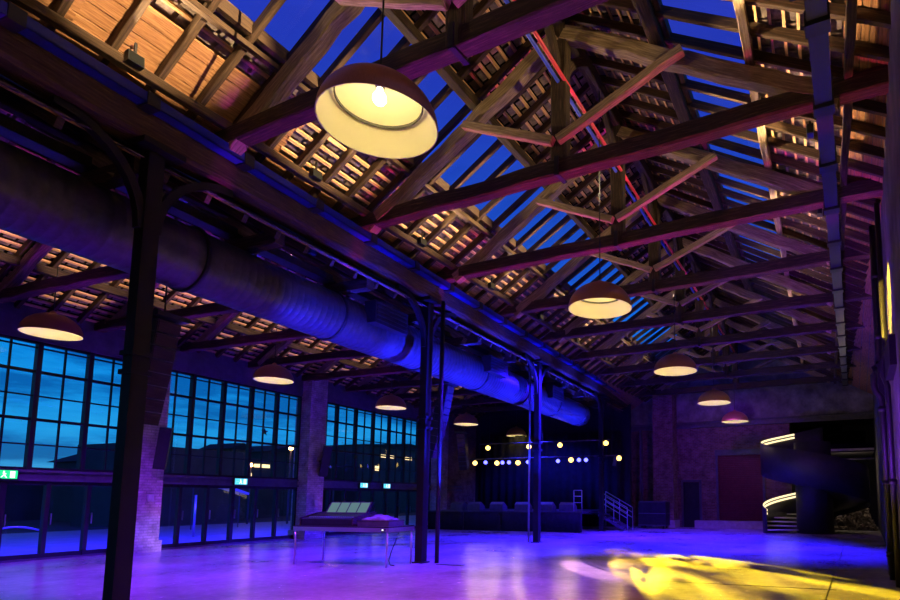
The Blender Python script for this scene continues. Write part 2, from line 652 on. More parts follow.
# dark flight cases by the pier
t = thing('flight_case', (-9.75, 29.6, 0), 'big dark flight case on wheels in front of the end wall pier', 'case')
b = MB()
b.box((-9.75, 29.6, .8), (1.5, .8, 1.3))
b.build('body', M['black'], t)
b = MB()
for z in (.18, .8, 1.42):
    b.box((-9.75, 29.6, z), (1.54, .84, .05))
b.build('edge_trim', M['steel'], t)
for x in (-10.35, -9.15):
    for y in (29.3, 29.9):
        b = MB()
        b.tube([(x - .03, y, .07), (x + .03, y, .07)], .07, 14)
        b.build('wheel', M['cable'], t)

# ------------------------------------------------------------------ roof of the main nave
def slope_roof(name, fn, dx_sets, yr, label, pitch=.19, seed=1, boards=()):
    """tiles on battens seen from below; fn(d, y, off) -> world"""
    rnd = random.Random(seed)
    b = MB()
    # outer skin
    b.cur = 0
    for d0, d1 in dx_sets:
        n0 = len(b.v)
        for d, y in ((d0, yr[0]), (d1, yr[0]), (d1, yr[1]), (d0, yr[1])):
            b.v.append(tuple(fn(d, y, .07)))
        b.face((n0, n0 + 1, n0 + 2, n0 + 3))

        def is_board(d, y):
            return any(p0 <= d < p1 and q0 <= y < q1 for p0, p1, q0, q1 in boards)
        d = d0
        while d < d1 - .02:
            e = min(d + pitch, d1)
            y = yr[0]
            # batten at the row's edge, in lengths
            b.cur = 2
            while y < yr[1]:
                ye = min(y + 3.07, yr[1])
                if not is_board(d + .01, (y + ye) / 2):
                    pts = []
                    for yy in (y, ye):
                        pts.append([fn(d, yy, -.055), fn(d + .042, yy, -.055), fn(d + .042, yy, -.02), fn(d, yy, -.02)])
                    b.rings(pts)
                y = ye
            y = yr[0] + rnd.uniform(0, .1)
            while y < yr[1] - .3:
                if is_board(d + .01, y):
                    b.cur = 3
                    ye = min(y + 3.07, yr[1])
                    o = rnd.uniform(-.012, .006)
                    b.rings([[fn(d + .011, yy, -.03 + o), fn(e - .009, yy, -.03 + o), fn(e - .009, yy, .0 + o), fn(d + .011, yy, .0 + o)] for yy in (y, ye)])
                    y = ye
                    continue
                b.cur = 1
                w = rnd.uniform(.2, .24)
                o = rnd.uniform(-.006, .006)
                b.rings([[fn(d + .05, yy, -.025 + o), fn(e - .012, yy, .012 + o), fn(e - .012, yy, .026 + o), fn(d + .05, yy, -.011 + o)] for yy in (y, y + w)])
                y += .278
            d = e
    return struct(b.build(name, [M['underlay'], M['tile'], M['batten'], M['board']]), label, 'ceiling')


def fL(d, y, o):
    if d > 4.6:                      # the eaves follow the skewed column row
        d = 4.6 + (d - 4.6) * (ridge_x(y) - left_end(y, -9.02) - 4.6) / 1.1
    x = ridge_x(y) - d
    return Vector((x, y, roof_z(d) + o))


def fR(d, y, o):
    if d > 4.6:
        d = 4.6 + (d - 4.6) * (wall_x(y) + .1 - ridge_x(y) - 4.6) / 1.15
    return Vector((ridge_x(y) + d, y, roof_z(d) + o))


Y0, Y1 = -2.9, 31.5
slope_roof('ceiling', fL, [(0, 1.98), (3.44, 5.7)], (Y0, Y1), 'tiled left slope of the nave roof seen from below', seed=3,
           boards=[(3.9, 4.7, 0, 5.5), (4.6, 6, 0, 40)])
slope_roof('ceiling', fR, [(0, 1.98), (3.25, 5.75)], (Y0, Y1), 'tiled right slope of the nave roof seen from below', seed=4,
           boards=[(4.45, 6, 0, 40)])
for nm, fn, d0, d1, lab in (('window_4', fL, 1.95, 3.47, 'long glazed skylight band in the left roof slope'), ('window_5', fR, 1.95, 3.28, 'long glazed skylight band in the right roof slope')):
    b = MB()
    b.rings([[fn(d0, y, .02), fn(d1, y, .02), fn(d1, y, .035), fn(d0, y, .035)] for y in (Y0, Y1)])
    w = struct(b.build(nm, M['skyglass']), lab, 'skylight')
    for dd in (d0 + .03, d1 - .03):
        b = MB()
        b.beam(fn(dd, Y0, -.08), fn(dd, Y1, -.08), .09, .2, ch=0)
        b.build('curb', M['rafter'], w)

# gable end skin over the back wall
b = MB()
b.v += [tuple(fL(5.6, Y1 + .1, 0)), tuple(fR(0, Y1 + .1, 0)), tuple(fR(5.7, Y1 + .1, 0)), (2, Y1 + .1, 7), (-11, Y1 + .1, 7)]
b.face((0, 4, 3, 2, 1))
struct(b.build('wall_gable', M['plaster']), 'plastered gable at the far end of the nave', 'wall')

# purlins
def purlin(fn, d, off, w, h, m, label, jit=.012):
    b = MB()
    b.beam(fn(d, Y0, off), fn(d, Y1, off), w, h, segs=46, jit=jit)
    return tag(b.build('purlin', M[m]), label, 'purlin')


purlin(fL, 1.86, -.32, .17, .2, 'beam', 'purlin along the upper edge of the left skylight band')
purlin(fL, 3.54, -.24, .1, .1, 'rafter', 'purlin along the lower edge of the left skylight band')
purlin(fL, 4.6, -.28, .12, .14, 'rafter', 'lowest purlin of the left roof slope above the column row')
purlin(fR, 1.80, -.32, .22, .2, 'beam', 'double brown purlin along the upper edge of the right skylight band')
purlin(fR, 3.30, -.30, .14, .16, 'beam_pale', 'pale twisted purlin along the lower edge of the right skylight band', .022)
purlin(fR, 4.7, -.28, .12, .14, 'rafter', 'lowest purlin of the right roof slope near the side wall')
b = MB()
b.beam(fL(0, Y0, -.38), fL(0, Y1, -.38), .2, .3, segs=40, jit=.012)
tag(b.build('ridge_beam', M['beam']), 'timber ridge beam at the peak of the nave roof', 'beam')

# common rafters: one mesh per slope, copied along the roof
for side, fn, y0, st, dmax in (('left', fL, 4.9, .6, 5.45), ('right', fR, 8.04, .58, 5.3)):
    k0 = math.ceil((1.2 - y0) / st)
    first = None
    for k in range(k0, 60):
        y = y0 + k * st
        if y > Y1 - .1:
            break
        if first is None:
            b = MB()
            a = Vector((ridge_x(0), 0, roof_z(.05) - .13))
            e = Vector((ridge_x(0) + (dmax if side == 'right' else -dmax), 0, roof_z(dmax) - .13))
            o0 = Vector((ridge_x(0), 0, 0))
            b.beam(a - o0, e - o0, .085, .15, segs=9, jit=.006)
            first = b.build('rafter', M['rafter'])
            first.location = (ridge_x(y), y, 0)
            tag(first, 'slim brown rafter running down the %s slope of the nave roof' % side, 'rafter', 'rafters of the %s nave slope' % side)
        else:
            c = first.copy()
            C.objects.link(c)
            c.location = (ridge_x(y), y, 0)

# trusses of the nave
TY = [2.35 + 3.07 * k for k in range(10)]
for k, y in enumerate(TY):
    xr = ridge_x(y)
    xl, xw = left_end(y, -8.95), wall_x(y) + .1
    near = 'frame edge overhead' if k == 0 else None
    t = thing('roof_truss', (xr, y, 7.3), '%s timber king post truss of the nave counted from the camera' % ORD[k], 'truss', 'nave roof trusses')
    b = MB()
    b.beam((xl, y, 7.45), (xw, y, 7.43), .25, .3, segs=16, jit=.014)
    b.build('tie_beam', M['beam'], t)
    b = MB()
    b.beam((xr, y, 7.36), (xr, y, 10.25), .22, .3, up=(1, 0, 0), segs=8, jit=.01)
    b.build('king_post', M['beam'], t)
    b = MB()
    b.box((xr, y - .16, 7.42), (.08, .03, .36))
    b.box((xr, y, 7.285), (.08, .36, .03))
    b.build('iron_strap', M['black'], t)
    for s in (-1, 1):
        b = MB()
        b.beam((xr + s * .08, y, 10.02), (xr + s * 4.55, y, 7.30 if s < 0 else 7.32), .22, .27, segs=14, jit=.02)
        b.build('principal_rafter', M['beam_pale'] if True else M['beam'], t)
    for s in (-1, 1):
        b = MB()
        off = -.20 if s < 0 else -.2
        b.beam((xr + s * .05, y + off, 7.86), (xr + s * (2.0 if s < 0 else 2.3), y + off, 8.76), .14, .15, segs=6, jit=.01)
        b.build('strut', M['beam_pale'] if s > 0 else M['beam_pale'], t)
    for s in (-1, 1):
        b = MB()
        b.beam((xr, y + s * .1, 9.25), (xr, y + s * 1.1, 10.28), .12, .16, segs=6, jit=.006, bow=.12)
        b.build('wind_brace', M['beam'], t)

# ------------------------------------------------------------------ plate beam, columns, left tray
b = MB()
b.beam(P(-8.72, -2, 7.02), P(-8.72, 31, 7.02), .46, .5, segs=60, jit=.018)
tag(b.build('plate_beam', M['plate']), 'massive mossy timber beam carried along the tops of the columns', 'beam')
b = MB()
b.beam(P(-8.98, -2, 7.5), P(-8.98, 31, 7.5), .12, .45, ch=0)
tag(b.build('valley_board', M['rafter']), 'dark valley board above the column beam', 'board')

COLM = [-1.7, 5.3, 12.2, 19.2, 26.9]
clab = ['x', 'nearest dark steel column, cut by the lower edge, left of the brick pier', 'dark steel column standing at the right end of the mixing desk', 'slim looking dark column in front of the stage middle', 'dark column at the right end of the stage beside the steps']
for k, m in enumerate(COLM):
    if k == 0:
        continue
    t = thing('steel_column', P(-8.72, m, 0), clab[k], 'column', 'columns between nave and aisle')
    b = MB()
    for s in (-1, 1):
        b.lbox(-8.82, -8.62, m + s * .1 - .012, m + s * .1 + .012, 0, 6.72)
    b.lbox(-8.735, -8.705, m - .1, m + .1, 0, 6.72)
    b.lbox(-8.82, -8.80, m - .1, m + .1, .02, 6.72)
    b.lbox(-8.64, -8.62, m - .1, m + .1, .02, 6.72)
    b.build('shaft', M['column'], t)
    b = MB()
    b.lbox(-8.88, -8.56, m - .16, m + .16, 0, .03)
    b.build('base_plate', M['column'], t)
    b = MB()
    b.lbox(-9.0, -8.44, m - .3, m + .3, 6.68, 6.77)
    b.build('head_plate', M['column'], t)
    for s in (-1, 1):
        b = MB()
        pts = []
        for i in range(9):
            a = i / 8 * math.pi / 2
            pts.append(P(-8.72, m + s * (.10 + 1.15 * (1 - math.cos(a))), 5.5 + 1.22 * math.sin(a)))
        b.path(pts, .12, .12, up=(NLX, NLY, 0))
        b.build('bracket', M['column'], t)
    b = MB()
    b.lbox(-8.86, -8.58, m - .14, m + .14, 3.35, 3.42)
    b.lbox(-8.86, -8.58, m - .14, m + .14, 3.62, 3.69)
    b.build('collar', M['column'], t)
for k, (m, l, lab, r) in enumerate(((12.28, -8.3, 'black service pipe standing right of the desk column', .055), (19.1, -9.0, 'pale thin conduit on the left of the mid stage column', .035))):
    b = MB()
    b.tube([P(l, m, 0), P(l, m, 6.72)], r, 10)
    tag(b.build('service_pipe', M['column'] if k == 0 else M['chrome']), lab, 'pipe')

# cable tray beside the plate beam, blue light put into its colour
t = thing('cable_tray', P(-8.36, 14, 7.1), 'long steel cable tray on the nave side of the column beam', 'cable tray')
m = 2.0
while m < 30:
    b = MB()
    b.lbox(-8.47, -8.27, m, m + 1.36, 7.14, 7.17)
    b.lbox(-8.29, -8.27, m, m + 1.36, 7.14, 7.29)
    b.build('tray_length', M['bluelit_tray'], t)
    b = MB()
    b.lbox(-8.48, -8.25, m + 1.36, m + 1.53, 7.11, 7.31)
    b.build('bracket', M['fixture'], t)
    m += 1.53

# right hand tray hanging under the trusses
t = thing('hanging_tray', (-.15, 16, 7.0), 'long black trunking hung under the trusses along the right wall', 'cable tray')
y = 3.6
j = 0
while y < 29.5:
    b = MB()
    b.box((-.13, y + .66, 7.0), (.22, 1.28, .06))
    b.box((-.23, y + .66, 7.06), (.02, 1.28, .14))
    b.box((-.03, y + .66, 7.06), (.02, 1.28, .14))
    b.build('trunking_length', M['trunk'], t)
    b = MB()
    b.box((-.13, y + 1.42, 7.03), (.27, .2, .2))
    b.box((-.02, y + 1.42, 7.25), (.03, .03, .4))
    b.build('clamp', M['fixture'], t)
    y += 1.535

# floodlights that light the roof
def flood(loc, aim, label, group, power, col=(1, .72, .38), size=50, blend=.6, body=True, flat=.68, roof_fill=0.0):
    loc = Vector(loc)
    d = (Vector(aim) - loc).normalized()
    q = d.to_track_quat('-Z', 'Y')
    t = None
    if body:
        t = thing('floodlight', loc, label, 'floodlight', group)
        mx = q.to_matrix()
        b = MB()
        b.box(loc - d * .06, (.2, .16, .1), ax=mx)
        b.build('housing', M['fixture'], t)
        b = MB()
        b.box(loc - d * .005, (.17, .13, .012), ax=mx)
        b.build('lens', M['flood'], t)
        b = MB()
        b.box(loc + Vector((0, 0, .15)) - d * .06, (.03, .03, .2))
        b.build('yoke', M['fixture'], t)
    spot(loc + d * .03, aim, power, col, size, blend, 0, flat)
    if roof_fill:  # added wide warm fill for the upper roof, beside the flood's own beam
        up = Vector(aim) + Vector((0, 0, 3.0))
        spot(loc + d * .03, up, power * roof_fill * 1.15, col, 76, .9, 0)


def spot(loc, aim, power, col, size, blend=.5, rad=.05, flat=1):
    L = bpy.data.lights.new('spot', 'SPOT')
    L.energy = power
    L.color = col
    L.spot_size = R(size)
    L.spot_blend = blend
    L.shadow_soft_size = rad
    o = bpy.data.objects.new('spot_beam', L)
    C.objects.link(o)
    o.location = loc
    o.rotation_euler = (Vector(aim) - Vector(loc)).to_track_quat('-Z', 'Y').to_euler()
    o.scale = (1, flat, 1)
    return L


def point(loc, power, col, rad=.1):
    L = bpy.data.lights.new('glow', 'POINT')
    L.energy = power
    L.color = col
    L.shadow_soft_size = rad
    o = bpy.data.objects.new('lamp_and_fill_glow', L)
    C.objects.link(o)
    o.location = loc
    return o


for k in range(9):
    ym = 3.9 + 3.07 * k
    xr = ridge_x(ym)
    w = [1.25, 1.0, 1.0, .8, .7, .6, .5, .4, .3][k]
    flood((-.45, ym, 7.92), (xr - 3.95, ym, 8.45), '%s warm floodlight from the camera under the right roof slope' % ORD[k], 'floodlights under the right slope', 11000 * w, size=22, blend=.6, roof_fill=.036)
    pl = P(-8.3, 0, 0)
    xl = xr - 4.40
    flood((xl, ym, 7.66), (xr + 3.95, ym, 8.42), '%s warm floodlight from the camera under the left roof slope' % ORD[k], 'floodlights under the left slope', 14000 * w, size=21, blend=.6, roof_fill=.036)

# one cable trunk as two tubes, its blue and red light painted on
for dx, mt, c in ((-.06, 'bluelit_side', 'blue'), (.06, 'redlit_side', 'red')):
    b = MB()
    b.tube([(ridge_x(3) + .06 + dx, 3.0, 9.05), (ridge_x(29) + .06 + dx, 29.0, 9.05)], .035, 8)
    o = tag(b.build('service_pipe', M[mt]), '%s lit side of the cable trunk high under the ridge, light painted as colour' % c, 'pipe')
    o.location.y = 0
# ------------------------------------------------------------------ aisle roof
def az(l):
    return 9.6 - .62 * abs(l + 13.6)


def fA(d, m, o):
    return P(-13.6 - d, m, 9.6 - .62 * d + o)


def fB(d, m, o):
    return P(-13.6 + d, m, 9.6 - .62 * d + o)


MA0, MA1 = -2.9, 31.2
slope_roof('ceiling', fA, [(0, 4.95)], (MA0, MA1), 'tiled window side slope of the aisle roof', seed=5)
slope_roof('ceiling', fB, [(0, 4.95)], (MA0, MA1), 'tiled column side slope of the aisle roof', seed=6)
for side, fn in (('window side', fA), ('column side', fB)):
    first = None
    for k in range(50):
        m = -2.6 + k * .68
        if m > 31:
            break
        if first is None:
            b = MB()
            b.beam(fn(.05, 0, -.13), fn(4.8, 0, -.13), .09, .15, segs=8, jit=.006)
            first = b.build('rafter', M['rafter'])
            first.location = P(0, m, 0)
            tag(first, 'slim brown rafter on the %s slope of the aisle roof' % side, 'rafter', 'rafters of the %s aisle slope' % side)
        else:
            c = first.copy()
            C.objects.link(c)
            c.location = P(0, m, 0)
    for d in (1.7, 3.4):
        b = MB()
        b.beam(fn(d, MA0, -.3), fn(d, MA1, -.3), .16, .2, segs=40, jit=.01)
        tag(b.build('purlin', M['beam']), '%s purlin on the %s slope of the aisle roof' % ('upper' if d < 2 else 'lower', side), 'purlin')
b = MB()
b.beam(P(-13.6, MA0, 9.28), P(-13.6, MA1, 9.28), .16, .26, segs=40, jit=.01)
tag(b.build('ridge_beam', M['beam']), 'timber ridge beam of the aisle roof', 'beam')
AM = [5.24 + 2.46 * k for k in range(10)]
for k, m in enumerate([2.78] + AM):
    t = thing('aisle_truss', P(-13.6, m, 6.35), '%s timber truss of the left aisle counted from the camera' % ORD[k], 'truss', 'aisle roof trusses')
    b = MB()
    b.beam(P(-18.5, m, 6.48), P(-8.85, m, 6.48), .22, .26, segs=14, jit=.012)
    b.build('tie_beam', M['beam'], t)
    b = MB()
    b.beam(P(-13.6, m, 6.55), P(-13.6, m, 9.2), .18, .2, up=(1, 0, 0), segs=6, jit=.01)
    b.build('king_post', M['beam_pale'], t)
    for s in (-1, 1):
        b = MB()
        b.beam(P(-13.6 + s * .05, m, 9.1), P(-13.6 + s * 4.35, m, 6.45), .2, .22, segs=10, jit=.016)
        b.build('principal_rafter', M['beam_pale'], t)
        b = MB()
        b.beam(P(-13.6 + s * .05, m - .14, 6.9), P(-13.6 + s * 1.9, m - .14, 7.95), .12, .12, segs=5, jit=.008)
        b.build('strut', M['beam_pale'], t)

# tray resting on the aisle ties beside the duct
b = MB()
b.lbox(-10.15, -9.85, 1.5, 30, 6.63, 6.66)
b.lbox(-9.87, -9.85, 1.5, 30, 6.63, 6.8)
b.lbox(-10.15, -10.13, 1.5, 30, 6.63, 6.8)
tag(b.build('cable_tray', M['galv']), 'pale edged cable tray lying on the aisle ties above the duct', 'cable tray')

# ------------------------------------------------------------------ spiral duct
DC, DZ, DR = -9.75, 5.76, .555
t = thing('ventilation_duct', P(DC, 14, DZ), 'fat spiral seam ventilation duct hung along the aisle, lit blue from below', 'duct')
b = MB()
b.smooth = True
rings = []
m = 1.0
i = 0
while m < 26.5:
    for dm, dr in ((0, 0), (.115, 0), (.13, .0035), (.148, .0035)):
        r = DR + dr
        rings.append([P(DC + r * math.cos(a), m + dm, DZ + r * math.sin(a)) for a in [2 * math.pi * q / 40 for q in range(40)]])
    m += .16
b.rings(rings)
b.build('spiral_pipe', M['galv'], t)
for m in (3.4, 6.6, 9.85, 13.1, 16.3, 19.5, 22.7, 26.0):
    b = MB()
    b.smooth = True
    b.rings([[P(DC + r * math.cos(a), m + dm, DZ + r * math.sin(a)) for a in [2 * math.pi * q / 40 for q in range(40)]] for dm, r in ((-.035, DR), (-.035, DR + .035), (.035, DR + .035), (.035, DR))], caps=False)
    b.build('flange_ring', M['black'], t)
    b = MB()
    b.tube([P(DC - .1, m, DZ + DR), P(DC - .1, m, DZ + DR + .06)], .02, 6)
    b.build('hanger', M['black'], t)
for i, (m0, m1) in enumerate(((10.5, 11.7), (16.0, 17.2), (21.2, 22.4))):
    b = MB()
    b.lbox(-9.28, -8.95, m0, m1, 5.72, 6.25)
    o = b.build('air_grille', M['black'], t)
    b = MB()
    for z in (5.8, 5.9, 6.0, 6.1, 6.18):
        b.lbox(-8.95, -8.93, m0 + .04, m1 - .04, z, z + .05)
    b.build('louvre', M['black'], o)

# ------------------------------------------------------------------ pendant lamps
def pendant(loc, ztop, r=.64):
    x, y, z = loc
    t = thing('pendant_lamp', loc, 'x', 'lamp', 'copper dome pendant lamps')
    out = [(r * math.cos(a), .52 * math.sin(a)) for a in [i / 14 * math.pi / 2 * .93 for i in range(15)]]
    b = MB()
    b.lathe(out, 48, (x, y, z))
    b.lathe([(.07, .517), (.07, .56), (.03, .59), (.001, .59)], 20, (x, y, z))
    b.build('shade', M['copper'], t)
    b = MB()
    b.lathe([((r - .012) * math.cos(a), .505 * math.sin(a)) for a in [i / 14 * math.pi / 2 for i in range(15)]][::-1], 48, (x, y, z))
    b.lathe([(r - .012, 0), (r, 0)], 48, (x, y, z))
    b.build('lining', M['shade_in'], t)
    b = MB()
    b.lathe([(.455, .27), (.47, .27), (.47, .30), (.455, .30), (.455, .27)], 40, (x, y, z))
    b.build('inner_ring', M['steel'], t)
    b = MB()
    b.lathe([(.001, .24), (.05, .25), (.075, .29), (.07, .34), (.035, .4), (.03, .44)], 20, (x, y, z))
    b.build('bulb', M['bulb'], t)
    b = MB()
    b.lathe([(.04, .42), (.05, .44), (.05, .5), (.02, .505)], 16, (x, y, z))
    b.build('socket', M['fixture'], t)
    b = MB()
    b.tube([(x, y, z + .58), (x, y, ztop)], .012, 6)
    b.build('cord', M['cable'], t)
    return t


NAVE_L = [(-4.54, 4.33, 5.7), (-4.43, 10.17, 5.39), (-4.6, 16.13, 5.34), (-4.78, 22.14, 5.32), (-5.1, 28.25, 5.35)]
AIS_L = [(-17.64, 6.67, 5.62), (-17.01, 12.2, 5.45), (-16.59, 17.05, 5.21), (-16.95, 22.45, 5.2), (-18.1, 28.9, 5.33)]
nlab = ['largest and nearest copper dome pendant under the nave ridge', 'second copper dome pendant down the nave', 'third copper dome pendant down the nave', 'fourth copper dome pendant down the nave', 'farthest copper dome pendant of the nave before the end wall',
        'leftmost aisle dome pendant beside the near column', 'second dome pendant along the window aisle', 'third dome pendant along the window aisle, left of the desk column', 'fourth dome pendant along the window aisle, right of the desk column', 'farthest dome pendant of the aisle above the stage lights']
proto = None
for i, L in enumerate(NAVE_L + AIS_L):
    top = 10.1 if i < 5 else az((Vector(L).x * NLX + Vector(L).y * NLY)) - .1
    t = pendant(L, top, .64 if i < 5 else .6)
    t['label'] = nlab[i]
    point((L[0], L[1], L[2] + .16), 9, (1, .76, .24), .06)

# ------------------------------------------------------------------ mixing desk
t0 = Vector((-12.45, 9.75, 0))
rz = .135
ex, ey = Vector((math.cos(rz), math.sin(rz), 0)), Vector((-math.sin(rz), math.cos(rz), 0))


def D(a, c, z):
    return t0 + ex * a + ey * c + Vector((0, 0, z))


tb = thing('stage_deck_table', t0 + (ex * 1.2 + ey * .5), 'long aluminium framed deck table with slim legs carrying the mixing desk', 'table')
b = MB()
b.box(D(1.33, .48, .925), (2.76, 1.02, .03), rz)
b.build('top_board', M['darkpanel'], tb)
b = MB()
for c in (-.02, .98):
    b.box(D(1.33, c, .86), (2.76, .04, .1), rz)
for a in (-.04, 2.7):
    b.box(D(a, .48, .86), (.04, 1.02, .1), rz)
b.build('frame', M['chrome'], tb)
for a, c in ((0, 0), (2.66, 0), (0, .96), (2.66, .96)):
    b = MB()
    b.tube([D(a, c, 0), D(a, c, .86)], .024, 12)
    b.build('leg', M['chrome'], tb)
con = thing('mixing_console', D(.85, .45, .94), 'black sound mixing console with a tilted row of four lit screens', 'mixing console')


def wedge(b, a0, a1, prof):
    ring = [[D(a, c, z) for c, z in prof] for a in (a0, a1)]
    b.rings(ring)
    return b


b = MB()
wedge(b, .1, 1.62, [(.05, .945), (.9, .945), (.9, 1.24), (.62, 1.22), (.05, 1.10)])
b.build('body', M['black'], con)
for a in (.07, 1.62):
    b = MB()
    wedge(b, a, a + .03, [(.03, .942), (.92, .942), (.92, 1.27), (.62, 1.25), (.03, 1.13)])
    b.build('side_cheek', M['beam'], con)
b = MB()
wedge(b, .3, 1.58, [(.62, 1.22), (.70, 1.20), (.88, 1.48), (.82, 1.51)])
sb = b.build('screen_bridge', M['black'], con)
for k in range(4):
    b = MB()
    a0 = .35 + k * .305
    wedge(b, a0, a0 + .27, [(.632, 1.252), (.636, 1.249), (.808, 1.488), (.804, 1.491)])
    b.build('screen', M['screen'], sb)
b = MB()
for k in range(24):
    a = .2 + k * .056
    wedge(b, a, a + .02, [(.2, 1.128), (.23, 1.134), (.23, 1.16), (.2, 1.154)])
b.build('fader_caps', M['chrome'], con)
cs = thing('equipment_case', D(2.0, .5, .94), 'low grey case on the right end of the deck table', 'case')
b = MB()
b.box(D(2.16, .42, 1.0), (.88, .6, .12), rz)
b.build('body', M['steel'], cs)
b = MB()
b.box(D(2.16, .42, 1.068), (.90, .62, .015), rz)
b.build('lid', M['darkpanel'], cs)
b = MB()
rnd = random.Random(5)
g = 12
base = len(b.v)
for j in range(g + 1):
    for i in range(g + 1):
        u, v = i / g, j / g
        h = .02 + .09 * math.sin(math.pi * u) * math.sin(math.pi * v) + rnd.uniform(0, .035) * (0 < i < g and 0 < j < g)
        b.v.append(tuple(D(1.80 + .70 * u, .16 + .5 * v, 1.076 + h)))
b.smooth = True
for j in range(g):
    for i in range(g):
        k = base + j * (g + 1) + i
        b.face((k, k + 1, k + g + 2, k + g + 1))
edge = [base + i for i in range(g + 1)] + [base + (j + 1) * (g + 1) + g for j in range(g)] + [base + g * (g + 1) + g - 1 - i for i in range(g)] + [base + (g - 1 - j) * (g + 1) for j in range(g - 1)]
n0 = len(b.v)
for i in edge:
    x, y, z = b.v[i]
    b.v.append((x, y, 1.077))
ne = len(edge)
for q in range(ne):
    b.face((edge[q], n0 + q, n0 + (q + 1) % ne, edge[(q + 1) % ne]))
tag(b.build('folded_cover', M['cloth']), 'crumpled pale dust cover lying on the low grey case', 'cover')
b = MB()
pts = [D(2.62, .5, .80), D(2.56, .48, .6), D(2.45, .45, .3), D(2.42, .42, .12), D(2.48, .4, .015), D(2.62, .36, .012)]
b.tube(pts, .012, 6)
tag(b.build('hanging_cable', M['cable']), 'black cable looping from the table end to the floor', 'cable')
t = thing('power_box', D(2.6, -.06, .84), 'small junction box with a lit lamp on the table edge', 'box')
b = MB()
b.box(D(2.6, -.07, .87), (.12, .05, .06), rz)
b.build('box_body', M['steel'], t)
b = MB()
b.box(D(2.6, -.098, .87), (.05, .008, .03), rz)
b.build('indicator', M['whiteled'], t)

# ------------------------------------------------------------------ loudspeakers
def line_array(top, lean, n, label, az_):
    """column of stacked cabinets hanging on a frame and curling under"""
    t = thing('line_array', top, label, 'loudspeaker', 'hung line arrays')
    b = MB()
    b.box(Vector(top) + Vector((0, 0, .05)), (.6, .5, .08), az_)
    b.build('fly_frame', M['fixture'], t)
    b = MB()
    b.tube([Vector(top) + Vector((0, 0, .05)), Vector(top) + Vector((0, 0, 6.4 - top[2]))], .015, 6)
    b.build('chain', M['black'], t)
    p = Vector(top)
    fw = Vector((math.sin(az_), -math.cos(az_), 0))
    a = R(10)
    for k in range(n):
        d = Vector((0, 0, -1)) * math.cos(a) - fw * math.sin(a)
        c = p + d * .12
        z = -d
        x = Vector((math.cos(az_), math.sin(az_), 0))
        y = z.cross(x)
        mx = Matrix((x, y, z)).transposed()
        b = MB()
        b.box(c, (.42, .32, .225), ax=mx)
        cab = b.build('cabinet', M['fixture'], t)
        b = MB()
        b.box(c - y * .165, (.38, .01, .19), ax=mx)
        b.build('grille', M['beam'], cab)
        b = MB()
        for sgn in (-1, 1):
            b.box(c + x * .215 * sgn, (.012, .28, .2), ax=mx)
        b.build('side_rail', M['fixture'], cab)
        p = p + d * .235
        a += R(lean)
    return t


pa = P(-10.35, 6.75)
line_array((pa.x - .1, pa.y, 4.78), .5, 8, 'dark line array loudspeaker hanging just right of the nearest column', 1.72)
pa = P(-10.2, 15.4)
line_array((pa.x, pa.y, 5.2), .5, 10, 'dark line array loudspeaker hanging right of the desk column', 1.72)
pa = P(-15.5, 25.4)
for k, (l, m, z0, n, lab) in enumerate(((-15.6, 25.0, 4.9, 8, 'line array loudspeaker hanging over the left end of the stage'),)):
    q = P(l, m)
    line_array((q.x, q.y, z0), 1.2, n, lab, .25)

for m, z, lab in ((11.9, 3.1, 'black tilted column speaker fixed to the near brick pier'), (18.3, 3.1, 'black tilted column speaker fixed to the pier behind the mixing desk')):
    q = P(-17.62, m - .25, z)
    t = thing('column_speaker', q, lab, 'loudspeaker', 'column speakers on the piers')
    mx = Matrix.Rotation(R(-35), 3, 'Z') @ Matrix.Rotation(R(10), 3, 'Y') @ Matrix.Rotation(R(-6), 3, 'X')
    b = MB()
    b.box(q, (.3, .3, 1.25), ax=mx)
    b.build('cabinet', M['fixture'], t)
    b = MB()
    b.box(q + mx @ Vector((.154, 0, 0)), (.01, .26, 1.2), ax=mx)
    b.build('grille', M['darkpanel'], t)
    b = MB()
    b.beam(q + Vector((-.1, 0, 0)), P(-17.95, m - .2, z), .08, .08, ch=0)
    b.build('wall_arm', M['black'], t)

# small boxes on the piers
for m, z in ((11.6, 1.5), (17.95, 1.3)):
    b = MB()
    b.lbox(-17.95, -17.88, m - .08, m + .08, z, z + .22)
    tag(b.build('switch_box', M['tread']), 'small white switch box on the %s' % ('near brick pier' if m < 15 else 'pier behind the mixing desk'), 'switch')

